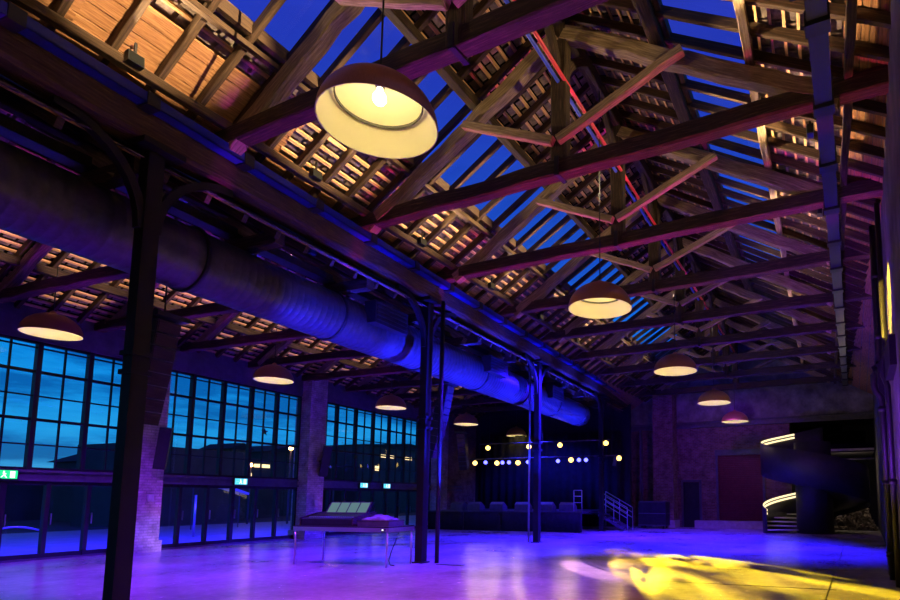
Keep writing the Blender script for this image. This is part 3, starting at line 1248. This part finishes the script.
# exit signs on the girder
for i, (m, c) in enumerate(((8.36, 'greenled'), (14.88, 'cyanled'), (21.14, 'cyanled'), (22.73, 'cyanled'))):
    t = thing('exit_sign', P(-18.3, m, 2.19), ['green running man exit sign at the left frame edge', 'pale exit sign on the girder between the brick piers', 'left one of two exit signs above the mixing desk', 'right one of two exit signs above the mixing desk'][i], 'sign', 'exit signs on the girder')
    b = MB()
    b.lbox(-18.38, -18.3, m - .26, m + .26, 2.07, 2.32)
    b.build('sign_case', M['fixture'], t)
    b = MB()
    b.lbox(-18.3, -18.29, m - .24, m + .24, 2.09, 2.30)
    b.build('sign_face', M[c], t)
    b = MB()
    # running figure, arrow and doorway
    b.lbox(-18.29, -18.286, m + .09, m + .19, 2.11, 2.28)
    b.lbox(-18.29, -18.286, m - .05, m - .015, 2.245, 2.28)
    b.beam(P(-18.288, m - .04, 2.24), P(-18.288, m - .02, 2.18), .004, .04, up=(DLX, DLY, 0), ch=0)
    b.beam(P(-18.288, m - .02, 2.18), P(-18.288, m + .03, 2.11), .004, .025, up=(DLX, DLY, 0), ch=0)
    b.beam(P(-18.288, m - .03, 2.18), P(-18.288, m - .08, 2.12), .004, .025, up=(DLX, DLY, 0), ch=0)
    b.beam(P(-18.288, m - .04, 2.23), P(-18.288, m + .02, 2.205), .004, .02, up=(DLX, DLY, 0), ch=0)
    b.beam(P(-18.288, m - .2, 2.19), P(-18.288, m - .11, 2.19), .004, .025, up=(DLX, DLY, 0), ch=0)
    b.build('pictogram', M['whiteled'], t)

# ------------------------------------------------------------------ stage
SF, SB = 25.3, 30.9
t = thing('stage', P(-13.3, 28, 0), 'low black stage with a dark cloth front', 'stage')
b = MB()
b.lbox(-17.7, -9.15, SF, SB, .88, .98)
b.build('deck', M['darkpanel'], t)
for k in range(4):
    b = MB()
    l0, l1 = -17.7 + k * 2.137, -17.7 + (k + 1) * 2.137
    rings = []
    nn = 24
    for i in range(nn + 1):
        l = l0 + .02 + (l1 - l0 - .04) * i / nn
        mm = SF - .03 + .025 * math.sin(i * 1.9)
        rings.append([P(l, mm, .01), P(l, mm + .02, .01), P(l, mm + .02, .9), P(l, mm, .9)])
    b.smooth = True
    b.rings(rings)
    b.build('skirt', M['curtain'], t)
b = MB()
b.lbox(-17.7, -9.15, SF - .05, SF - .01, .93, .985)
b.build('edge_rail', M['steel'], t)
# backdrop
b = MB()
rings = []
for i in range(121):
    l = -17.9 + i * .075
    mm = 30.95 + .06 * math.sin(i * .9)
    rings.append([P(l, mm, .98), P(l, mm + .02, .98), P(l, mm + .02, 5.4), P(l, mm, 5.4)])
b.smooth = True
b.rings(rings)
tag(b.build('backdrop_curtain', M['curtain']), 'black pleated backdrop cloth behind the stage', 'curtain')
# monitor wedges on the stage edge
for k, l in enumerate((-16.2, -15.2, -13.9, -12.5, -11.2, -10.1)):
    q = P(l, SF + .6, .98)
    t = thing('stage_monitor', q, '%s wedge monitor from the left along the stage edge' % ORD[k], 'loudspeaker', 'wedge monitors on the stage edge')
    b = MB()
    b.rings([[P(l + s * .36, SF + .3, .985), P(l + s * .36, SF + .9, .985), P(l + s * .36, SF + .86, 1.2), P(l + s * .36, SF + .5, 1.42), P(l + s * .36, SF + .32, 1.3)] for s in (-1, 1)])
    b.build('cabinet', M['steel'], t)
    b = MB()
    b.rings([[P(l + s * .32, SF + .86, 1.225), P(l + s * .32, SF + .53, 1.415), P(l + s * .32, SF + .55, 1.43), P(l + s * .32, SF + .88, 1.24)] for s in (-1, 1)])
    b.build('grille', M['black'], t)
# stage steps with rails
t = thing('stage_steps', P(-8.3, 28.1, 0), 'grey steel steps with handrails at the right end of the stage', 'steps')
for k in range(4):
    b = MB()
    b.lbox(-9.1 + k * .29, -8.8 + k * .29, 27.6, 28.6, .80 - k * .2 - .04, .80 - k * .2)
    b.build('tread', M['steel'], t)
for mm in (27.58, 28.62):
    b = MB()
    b.beam(P(-9.1, mm, .78), P(-7.75, mm, .05), .05, .16, ch=0)
    b.build('stringer', M['steel'], t)
    b = MB()
    for h in (.98, .72, .46):
        b.tube([P(-9.05, mm, .98 + h), P(-7.6, mm, .16 + h)], .02, 8)
    b.tube([P(-7.6, mm, 1.14), P(-7.6, mm, .0)], .022, 8)
    b.tube([P(-8.3, mm, 1.54), P(-8.3, mm, .3)], .02, 8)
    b.tube([P(-9.05, mm, 1.96), P(-9.05, mm, .2)], .022, 8)
    b.build('handrail', M['chrome'], t)
t = thing('edge_railing', P(-9.35, SF + .06, .98), 'short steel safety rail on the stage edge left of the end column', 'railing')
b = MB()
for l in (-9.6, -9.2):
    b.tube([P(l, SF + .06, .985), P(l, SF + .06, 1.98)], .022, 8)
b.build('post', M['chrome'], t)
b = MB()
for z in (1.4, 1.7, 1.98):
    b.tube([P(-9.6, SF + .06, z), P(-9.2, SF + .06, z)], .02, 8)
b.build('rail', M['chrome'], t)

# lighting bars and lanterns
for z, nm, l0, l1 in ((4.52, 'upper', -15.7, -8.3), (3.72, 'lower', -16.3, -7.6)):
    t = thing('lighting_bar', P(-12, 27, z), '%s steel bar carrying the stage lanterns' % nm, 'lighting bar')
    b = MB()
    b.tube([P(l0, 27, z), P(l1, 27, z)], .028, 8)
    b.build('pipe', M['steel'], t)
    for l in (l0 + .6, (l0 + l1) / 2, l1 - .6):
        b = MB()
        b.tube([P(l, 27, z), P(l, 27, 6.35)], .012, 6)
        b.build('suspension', M['black'], t)
LY = [(-15.19, 4.31), (-12.75, 4.3), (-10.99, 4.33), (-8.51, 4.35), (-15.97, 3.51), (-14.63, 3.48), (-13.38, 3.47), (-10.38, 3.55), (-7.84, 3.58)]
LB = [(-15.32, 3.53), (-14.3, 3.5), (-13.91, 3.5), (-12.8, 3.5), (-11.1, 3.51), (-9.95, 3.54), (-9.57, 3.53)]
cam_pos = Vector((0, 0, 1.6))


def lantern(l, z, kind, label):
    q = P(l, 27, z)
    d = (cam_pos + Vector((random.uniform(-2, 1), 0, 0)) - q).normalized()
    t = thing('stage_lantern', q, label, 'stage light', 'stage lanterns')
    b = MB()
    r = .10 if kind == 'b' else .125
    b.tube([q - d * .28, q - d * .24, q - d * .02, q], [.05, r + .015, r + .02, r + .03], 14)
    b.build('can', M['fixture'], t)
    b = MB()
    b.tube([q + d * .002, q + d * .01], r, 14)
    b.build('lens', M['lens_y' if kind == 'y' else 'lens_b'], t)
    b = MB()
    b.tube([q - d * .12, Vector((q.x - d.x * .12, q.y - d.y * .12, z + .2))], .012, 6)
    b.build('yoke', M['fixture'], t)


ordn = lambda i: ORD[i]
for i, (l, z) in enumerate(LY):
    up = i < 4
    q = P(l, 27, z)
    spot(q + (cam_pos - q).normalized() * .06, (-4.5 + .3 * i, 8.0, 0), 45, (1, .60, .12), 30, .8, .06)
    lantern(l, z, 'y', '%s glowing yellow stage lantern from the left on the %s bar' % (ORD[i if up else i - 4], 'upper' if up else 'lower'))
for i, (l, z) in enumerate(LB):
    lantern(l, z, 'b', '%s glowing blue stage lantern from the left on the lower bar' % ORD[i])
for i, l in enumerate((-12.35, -8.1)):
    q = P(l, 27, 3.2)
    b = MB()
    b.beam(q, q + Vector((.1, 0, .45)), .1, .16, ch=.2)
    tag(b.build('stage_lantern', M['steel']), 'unlit grey lantern hanging beside the %s column of the stage' % ('middle' if i == 0 else 'end'), 'stage light')

# ------------------------------------------------------------------ spiral stair
CX, CY, RO = -1.66, 28.6, 2.28
TH0, DTH = R(-150), R(-490)
RISE = 4.06
t = thing('spiral_staircase', (CX, CY, 0), 'dark sheet steel spiral staircase with glowing handrail strips', 'staircase')


def hel(s, r, zo):
    th = TH0 + DTH * s
    return Vector((CX + r * math.cos(th), CY + r * math.sin(th), RISE * s + zo))


NS = 96
b = MB()
b.smooth = True
rings = []
for i in range(NS + 1):
    s = i / NS
    zb = max(.0, RISE * s - .42)
    zt = RISE * s + 1.12
    pts = []
    for r, z in ((RO, zb), (RO + .035, zb), (RO + .035, zt), (RO, zt)):
        v = hel(s, r, 0)
        v.z = z
        pts.append(v)
    rings.append(pts)
b.rings(rings)
b.build('balustrade', M['darkpanel'], t)
for nm, s0, s1 in (('a', .0, .34), ('b', .72, .93)):
    b = MB()
    for zz in (1.06, .9):
        b.path([hel(s0 + (s1 - s0) * i / 40, RO - .02, zz) for i in range(41)], .03, .09)
    b.build('handrail_light', M['led'], t)
b = MB()
b.tube([(CX, CY, 0), (CX, CY, 4.2)], .8, 40)
b.build('core_drum', M['darkpanel'], t)
NT = 24
for k in range(NT):
    s0, s1 = k / NT, (k + 1) / NT
    b = MB()
    zt = RISE * (k + 1) / NT
    top = []
    for s, r in ((s0, .8), (s0, RO - .01), ((s0 + s1) / 2, RO - .01), (s1, RO - .01), (s1, .8)):
        th = TH0 + DTH * s
        top.append(Vector((CX + r * math.cos(th), CY + r * math.sin(th), zt)))
    lo = [v - Vector((0, 0, .05)) for v in top]
    b.rings([lo, top])
    b.build('tread', M['tread'], t)
b = MB()
rings = []
b.smooth = True
for i in range(NS + 1):
    s = i / NS
    a, e = hel(s, .8, -.3), hel(s, RO, -.3)
    a.z = e.z = max(.01, RISE * s - .22)
    rings.append([a, e, e + Vector((0, 0, .03)), a + Vector((0, 0, .03))])
b.rings(rings)
b.build('soffit', M['darkpanel'], t)
# landing
t = thing('gallery_landing', (0, 33, 4.0), 'gallery landing with a pale edge at the top of the spiral staircase', 'landing')
b = MB()
b.box((-.75, 33.4, 3.96), (3.5, 4.8, .16))
b.build('slab', M['darkpanel'], t)
b = MB()
b.box((-.1, 30.97, 4.0), (2.2, .06, .1))
b.build('edge_strip', M['tread'], t)
b = MB()
b.box((.0, 31.2, 3.55), (2.0, .1, .06))
b.build('lower_rail', M['steel'], t)

# heap of broken stone under the stair
b = MB()
rnd = random.Random(9)
for i in range(420):
    u, v = rnd.uniform(-1, 1), rnd.uniform(-1, 1)
    h = max(0, 1.65 * (1 - abs(u) ** 2.2) * (1 - v * v * .6))
    zc = rnd.uniform(.05, max(.08, h))
    c = Vector((-.05 + u * 1.0, 32.6 + v * .6, zc))
    mx = Matrix.Rotation(rnd.uniform(0, 6), 3, Vector((rnd.random(), rnd.random(), rnd.random() + .1)).normalized())
    b.box(c, (rnd.uniform(.1, .26), rnd.uniform(.08, .2), rnd.uniform(.06, .14)), ax=mx)
tag(b.build('rubble_heap', M['rubble']), 'heap of broken stone behind the spiral staircase', 'rubble', kind='stuff')

# ------------------------------------------------------------------ right wall pipework
YP = 12.97
t = thing('drainpipe', (.62, YP, 0), 'dark drainpipe with an S bend on the right wall', 'pipe')
b = MB()
b.tube([(.60, YP, 7.3), (.585, YP, 4.55), (.575, YP, 4.42), (.50, YP - .02, 4.27), (.475, YP - .02, 4.12), (.475, YP - .02, 3.92), (.50, YP - .02, 3.78), (.59, YP, 3.66), (.61, YP, 3.5), (.625, YP, .0)], .062, 14)
b.build('pipe_run', M['column'], t)
for z in (6.2, 4.9, 3.4, 1.9, .5):
    b = MB()
    b.tube([(.61, YP, z - .05), (.61, YP, z + .05)], .085, 14)
    b.build('pipe_clip', M['column'], t)
t = thing('steel_post', (.70, YP - 1.2, 0), 'second dark pipe at the very right edge by the drainpipe', 'pipe')
b = MB()
b.tube([(.655, YP - 1.0, 7.3), (.66, YP - 1.0, 4.3), (.60, YP - 1.0, 4.1), (.60, YP - 1.0, 3.9), (.665, YP - 1.0, 3.7), (.665, YP - 1.0, 0)], .05, 12)
b.build('pipe_run', M['column'], t)
b = MB()
b.tube([(.665, YP - 1.0, 1.85), (.665, YP - 1.0, 1.95)], .07, 12)
b.build('pipe_clip', M['column'], t)
b = MB()
b.box((wall_x(11.5) - .06, 11.0, 4.0), (.12, 1.4, .5))
tag(b.build('wall_cabinet', M['column']), 'dark cabinet high on the right wall at the frame edge', 'cabinet')

# ------------------------------------------------------------------ outdoors
b = MB()
a = [P(-19, -30, -.02), P(-19, 70, -.02), P(-34, 70, -.02), P(-34, -30, -.02)]
b.v = [tuple(p) for p in a]
b.face((3, 2, 1, 0)[::-1])
o = b.build('ground', M['pave'])
struct(o, 'paved terrace outside the glass doors, washed by added blue light', 'ground')
b = MB()
a = [P(-34, -60, -.04), P(-34, 120, -.04), P(-160, 120, -.04), P(-160, -60, -.04)]
b.v = [tuple(p) for p in a]
b.face((0, 1, 2, 3))
struct(b.build('ground', M['tarmac']), 'dark ground beyond the terrace', 'ground')


def house(l0, l1, m0, m1, h, label, wins=(), roof=None, mt='bldg'):
    t = thing('building', P((l0 + l1) / 2, (m0 + m1) / 2, 0), label, 'building')
    b = MB()
    b.lbox(l0, l1, m0, m1, -.05, h)
    b.build('wall', M[mt], t)
    if roof:
        b = MB()
        mm = (m0 + m1) / 2
        b.rings([[P(l, m0 - .3, h), P(l, m1 + .3, h), P(l, mm, h + roof)] for l in (l0 - .3, l1 + .3)])
        b.build('roof', M['hill'], t)
    for (m, z, w, hh) in wins:
        b = MB()
        b.lbox(l1, l1 + .06, m - w / 2, m + w / 2, z, z + hh)
        b.build('window', M['winlit'], t)


house(-62, -54, 22, 29, 3.9, 'dark block of flats on the skyline at the far left', [(24, 2.9, .5, .5)])
house(-50, -44, 25.5, 29.5, 4.2, 'dark house on the hillside left of the near column', [(26.4, 3.1, .6, .5), (27.3, 3.1, .6, .5)], .9)
house(-40, -36, 21.5, 29.3, 4.8, 'long low shed beyond the terrace')
house(-42, -39, 30.8, 32.2, 5.3, 'narrow brick tower beyond the terrace', [], .5, 'brick')
house(-46, -42, 34.5, 38, 4.9, 'building with a white lit balcony beyond the terrace', [(36, 4.2, 1.5, .28), (34.9, 2.4, .25, 1.3)])
house(-52, -46, 40, 47, 6.0, 'broad dark building on the skyline left of the desk pier', [(43, 2.6, .4, .9)], 1.0)
house(-48, -42, 47.5, 64, 7.2, 'long dark building seen behind the desk pier glazing', [(52, 6.1, 2.2, .3), (55.6, 6.1, 1.6, .3), (50.4, 4.6, .6, .5), (48.4, 2.8, .6, .5), (50.2, 2.7, .5, .6), (52.0, 2.9, 1.0, .4), (54.4, 2.7, .8, .5), (56.8, 2.9, .5, .5), (58.8, 2.8, .7, .4)], .8)
b = MB()
b.rings([[P(-80 - 30 * k, m, z) for m, z in ((20, -1), (40, 4.0), (62, 6.0), (110, 5), (140, -1))] for k in (0, 1)])
tag(b.build('hill', M['hill']), 'dark hill rising behind the houses', 'hill')
for i, (l, m, h, lab) in enumerate(((-30, 27.8, 4.7, 'sodium street lamp seen left of the desk pier'), (-30, 31.6, 4.4, 'sodium street lamp seen through the glazing above the mixing desk'), (-32, 26.6, 3.6, 'short street lamp beside the lit canopy'))):
    t = thing('street_lamp', P(l, m, 0), lab, 'street lamp')
    b = MB()
    b.tube([P(l, m, 0), P(l, m, h)], .06, 8)
    b.build('pole', M['steel'], t)
    b = MB()
    b.lathe([(.001, -.12), (.12, -.08), (.14, 0), (.1, .1), (.001, .14)], 14, P(l, m, h + .1))
    b.build('globe', M['street'], t)
b = MB()
ring = [[P(-18.53 + o, 15.9 + rr * math.sin(math.pi * q / 5), 4.1 + rr * math.cos(math.pi * q / 5)) for q, rr in ((q, .16 if q % 2 == 0 else .065) for q in range(10))] for o in (.02, .03)]
b.rings(ring)
tag(b.build('star_decoration', M['black']), 'small black star on the tall glazing between the brick piers', 'decoration')
# arched white canopy and benches on the terrace
b = MB()
pts = [P(-29, 20.6 + 3.2 * i / 12, 1.9 + .55 * math.sin(i / 12 * math.pi * .55 + 1.5)) for i in range(13)]
b.path(pts, .8, .12)
t = thing('awning', P(-29, 22.2, 0), 'pale curved awning on posts outside between the brick piers', 'awning')
b.build('canopy', M['canvas'], t)
for i in (1, 11):
    b = MB()
    b.tube([(pts[i].x, pts[i].y, 0), pts[i] - Vector((0, 0, .05))], .03, 8)
    b.build('post', M['steel'], t)
t = thing('terrace_rail', P(-22, 8.5, 0), 'bent tube railing on the terrace at the far left', 'railing')
for m in (7.6, 9.0, 10.4):
    b = MB()
    pts = [P(-22, m - .6 + 1.2 * i / 12, .62 + .12 * math.sin(i / 12 * math.pi)) for i in range(13)]
    b.tube(pts, .03, 8)
    b.build('hoop', M['chrome'], t)
b = MB()
b.tube([P(-22, 8.2, 0), P(-22, 8.2, 1.0)], .03, 8)
b.tube([P(-22, 8.2, 1.0), P(-22, 9.4, 1.02)], .03, 8)
b.build('post', M['chrome'], t)
for i, m in enumerate((17.4, 20.2)):
    b = MB()
    b.tube([P(-24, m, 0), P(-24, m, 1.75)], .05, 8)
    tag(b.build('bollard_light', M['chrome']), '%s slim steel post on the terrace between the brick piers' % ('left' if i == 0 else 'right'), 'post')

# ------------------------------------------------------------------ light
BLUE = (.018, .005, 1.0)
MID = (.05, .006, 1.0)
VIO = (.19, .02, 1.0)
MAG = (.85, .03, .50)
# blue and violet washes onto the floor, from the trusses
for (x, y, ax, ay, p, c, s) in (
        (-1.6, 16.5, -7.0, 19.5, 15000, BLUE, 70), (-1.0, 18.0, -4.0, 21.0, 17000, BLUE, 66), (-6.0, 22.0, -7.0, 24.5, 11000, MID, 80),
        (-8.2, 20.0, -12.5, 16.0, 21000, BLUE, 84), (-6.0, 13.0, -11.5, 12.5, 10500, MID, 60), (-12.9, 6.8, -14.5, 7.6, 6000, VIO, 104), (-6.0, 7.6, -7.6, 7.6, 5000, VIO, 74),
        (-7.5, 13.0, -6.5, 11.0, 3000, MID, 50), (-1.0, 20.0, -1.6, 18.6, 11000, BLUE, 60), (-5, 24, -12, 21, 12500, MID, 64)):
    spot((x, y, 6.9), (ax, ay, 0), p, c, s, .8, .08)
# added blue terrace wash, stands in for the floor's reflection in the doors
for m in (8, 13, 18, 24):
    q, e = P(-19.2, m, 5.4), P(-23, m + 1, 0)
    spot(q, e, 6500, BLUE, 100, .8, .1)


def gobo_spot(loc, aim, power, col, size, scale, seed):
    L = spot(loc, aim, power, col, size, .25, .02)
    L.use_nodes = True
    nt = L.node_tree
    nt.nodes.clear()
    o = nt.nodes.new('ShaderNodeOutputLight')
    e = nt.nodes.new('ShaderNodeEmission')
    tc = nt.nodes.new('ShaderNodeTexCoord')
    mp = nt.nodes.new('ShaderNodeMapping')
    mp.inputs['Location'].default_value = (seed, seed * .7, 0)
    n = nd(nt, 'ShaderNodeTexNoise', Scale=scale, Detail=1.5, Roughness=.4)
    r = ramp(nt, [(.43, (.0, .0, .0)), (.57, (1, 1, 1))])
    nt.links.new(tc.outputs['Normal'], mp.inputs[0])
    nt.links.new(mp.outputs[0], n.inputs['Vector'])
    nt.links.new(n.outputs[0], r.inputs[0])
    nt.links.new(r.outputs[0], e.inputs[0])
    nt.links.new(e.outputs[0], o.inputs[0])
    e.inputs[1].default_value = 1
    return L


for (l, z, aim, p, c, sz, sc_, sd) in (
        (-8.6, 4.5, (-1.6, 11.0, 0), 135000, (1, .72, .012), 15, 24, 3), (-9.6, 4.5, (-3.2, 12.4, 0), 38000, (1, .58, .08), 13, 24, 8),
        (-7.9, 4.4, (-.6, 9.2, 0), 105000, (1, .64, .02), 14, 24, 5)):
    gobo_spot(P(l, 26.4, z), aim, p, c, sz, sc_, sd)
spot(P(-14.5, 26.4, 4.4), (-5.6, 12.0, 0), 110000, (1, .45, 1), 3.4, .6, .03)
spot(P(-9.8, 26.4, 4.4), (-6.4, 16.2, 0), 4500, (1, .4, .9), 5.5, .8, .03)
spot((-4.5, 4.3, 5.0), (-6.0, 8.0, 0), 1100, (1, .16, .30), 90, .9, .1)
point((-3.5, -1.0, 4.2), 70, (1, .60, .36), .3)  # added warm fill behind the camera, no lamp stands there
def blade(loc, power, col, size, thin, rz):
    L = bpy.data.lights.new('blade', 'SPOT')
    L.energy = power
    L.color = col
    L.spot_size = R(size)
    L.spot_blend = .5
    L.shadow_soft_size = .03
    o = bpy.data.objects.new('uplight_blade', L)
    C.objects.link(o)
    o.location = loc
    o.rotation_euler = (math.pi, 0, rz)
    o.scale = (1, thin, 1)


# violet and magenta wash straight up at each truss
for k, (c, p) in enumerate(((MAG, 700), ((.55, .03, .85), 900), ((1, .04, .30), 900), (MAG, 1500), ((.7, .1, .4), 700), ((.35, .03, .9), 700), ((.3, .03, 1), 700), ((.2, .03, 1), 700), ((.1, .03, 1), 500))):
    y = TY[k]
    for x in (-2.2, -6.8):
        blade((x, y, .12), p * 2.2, c, 62, .075, 0)
for k, m in enumerate(AM[:9]):
    for l in (-16.3, -12.6):
        blade(P(l, m, .12), 900, (.2, .02, 1), 50, .09, ROT)
for m in (6.4, 11.4, 16.4):
    spot(P(-12.9, m, .12), P(-15.2, m, 8), 1500, (.45, .03, .9), 36, .8, .05)
# blue at the duct and the tray from below
for m in (9.5, 12.5, 15.5, 18.5, 21.5, 24.5):
    spot(P(-6.6, m, .15), P(-9.5, m + .3, 5.4), 12000 if m < 11 else 30000, (.01, .015, 1), 34, .7, .05)
for m in (7, 10, 13, 16, 19):
    spot(P(-4.5, m, .15), P(-8.3, m + .3, 7.2), 700, (.01, .02, 1), 26, .7, .05)
# warm floods over the aisle slope
for k in range(9):
    m = 6.4 + 2.46 * k
    flood(P(-9.3, m, 6.8), P(-16.7, m + .1, 7.45), '%s warm floodlight from the camera aimed across the aisle roof' % ORD[k], 'floodlights over the duct', 3900 * (.9 ** k), (1, .66, .42), 18, .5, flat=.7)
# violet wall washes
spot((-.9, 9, .2), (1.0, 14.5, 7.0), 3000, (.2, .015, 1), 60, .6)
spot((-2.2, 9.2, 5.6), (.75, 11.5, 5.2), 12000, (1, .72, .06), 20, .1, .02)
spot((-5.5, 24, 6.9), (-6.5, 31.5, 2.4), 600, (.3, .03, .9), 90, .7)
spot((-1.5, 22, 6.9), (-1.5, 29, 1.5), 250, (.3, .06, .9), 60, .7)
point((-2.3, 29.9, .75), 6, (1, .82, .5), .1)
point((-.1, 31.4, 3.0), 45, (1, .8, .55), .1)  # added warm fill that brightens the rubble heap
spot(P(-12.5, 26.5, 5.4), P(-13, 30, 0), 3500, (.02, .02, 1), 110, .7)
spot((-4, 14, 2.0), (-3.0, YB, 7.0), 600, (.8, .6, .5), 40, .7)
# pier washes
for m in (12.0, 18.5, 27.8):
    spot(P(-17.2, m, .15), P(-18.1, m, 4.5), 60, (.45, .10, .9), 70, .7)
spot(P(-16.9, 12.2, .3), P(-17.95, 11.95, .5), 25, (1, .7, .35), 80, .8)

# ------------------------------------------------------------------ world: dusk sky
w = bpy.data.worlds.new('dusk')
sc.world = w
w.use_nodes = True
nt = w.node_tree
nt.nodes.clear()
out = nt.nodes.new('ShaderNodeOutputWorld')
bg = nt.nodes.new('ShaderNodeBackground')
tc = nt.nodes.new('ShaderNodeTexCoord')
sx = nt.nodes.new('ShaderNodeSeparateXYZ')
nt.links.new(tc.outputs['Generated'], sx.inputs[0])
rp = ramp(nt, [(.0, (.06, .36, .66)), (.09, (.012, .33, .82)), (.23, (.0005, .25, .82)), (.37, (.010, .10, .56)), (.62, (.022, .05, .50)), (1.0, (.05, .05, .45))])
nt.links.new(sx.outputs[2], rp.inputs[0])
mp = nt.nodes.new('ShaderNodeMapping')
mp.inputs['Scale'].default_value = (1.6, 1.6, 9)
nt.links.new(tc.outputs['Generated'], mp.inputs[0])
n = nd(nt, 'ShaderNodeTexNoise', Scale=2.6, Detail=7, Roughness=.6)
nt.links.new(mp.outputs[0], n.inputs['Vector'])
cr = ramp(nt, [(.42, (.25, .36, .52)), (.54, (1, 1, 1)), (.70, (2.2, 1.35, 1.15))])
nt.links.new(n.outputs[0], cr.inputs[0])
fade = nd(nt, 'ShaderNodeMapRange')
fade.inputs[1].default_value = .18
fade.inputs[2].default_value = .42
fade.inputs[3].default_value = .85
fade.inputs[4].default_value = .12
nt.links.new(sx.outputs[2], fade.inputs[0])
mx = nt.nodes.new('ShaderNodeMixRGB')
mx.blend_type = 'MULTIPLY'
nt.links.new(fade.outputs[0], mx.inputs[0])
nt.links.new(rp.outputs[0], mx.inputs[1])
nt.links.new(cr.outputs[0], mx.inputs[2])
nt.links.new(mx.outputs[0], bg.inputs[0])
bg.inputs[1].default_value = 1.0
nt.links.new(bg.outputs[0], out.inputs[0])

# ------------------------------------------------------------------ camera
cd = bpy.data.cameras.new('camera')
cd.sensor_width = 36
cd.lens = 568 / 900 * 36
cd.shift_x = -(579.7 - 450) / 900
cd.shift_y = (438.6 - 300) / 900
cd.clip_end = 500
co = bpy.data.objects.new('camera', cd)
C.objects.link(co)
yaw, pit = .44757, .10485
Fv = Vector((-math.sin(yaw) * math.cos(pit), math.cos(yaw) * math.cos(pit), math.sin(pit)))
Rv = Vector((math.cos(yaw), math.sin(yaw), 0))
Uv = Rv.cross(Fv)
co.matrix_world = Matrix(((Rv.x, Uv.x, -Fv.x, 0), (Rv.y, Uv.y, -Fv.y, 0), (Rv.z, Uv.z, -Fv.z, 1.6), (0, 0, 0, 1)))
sc.camera = co

sc.view_settings.view_transform = 'Standard'
sc.view_settings.look = 'None'
sc.view_settings.exposure = 0
sc.view_settings.gamma = 1
sc.view_settings.use_curve_mapping = False
sc.cycles.max_bounces = 6
sc.cycles.transparent_max_bounces = 12
sc.cycles.sample_clamp_indirect = 4
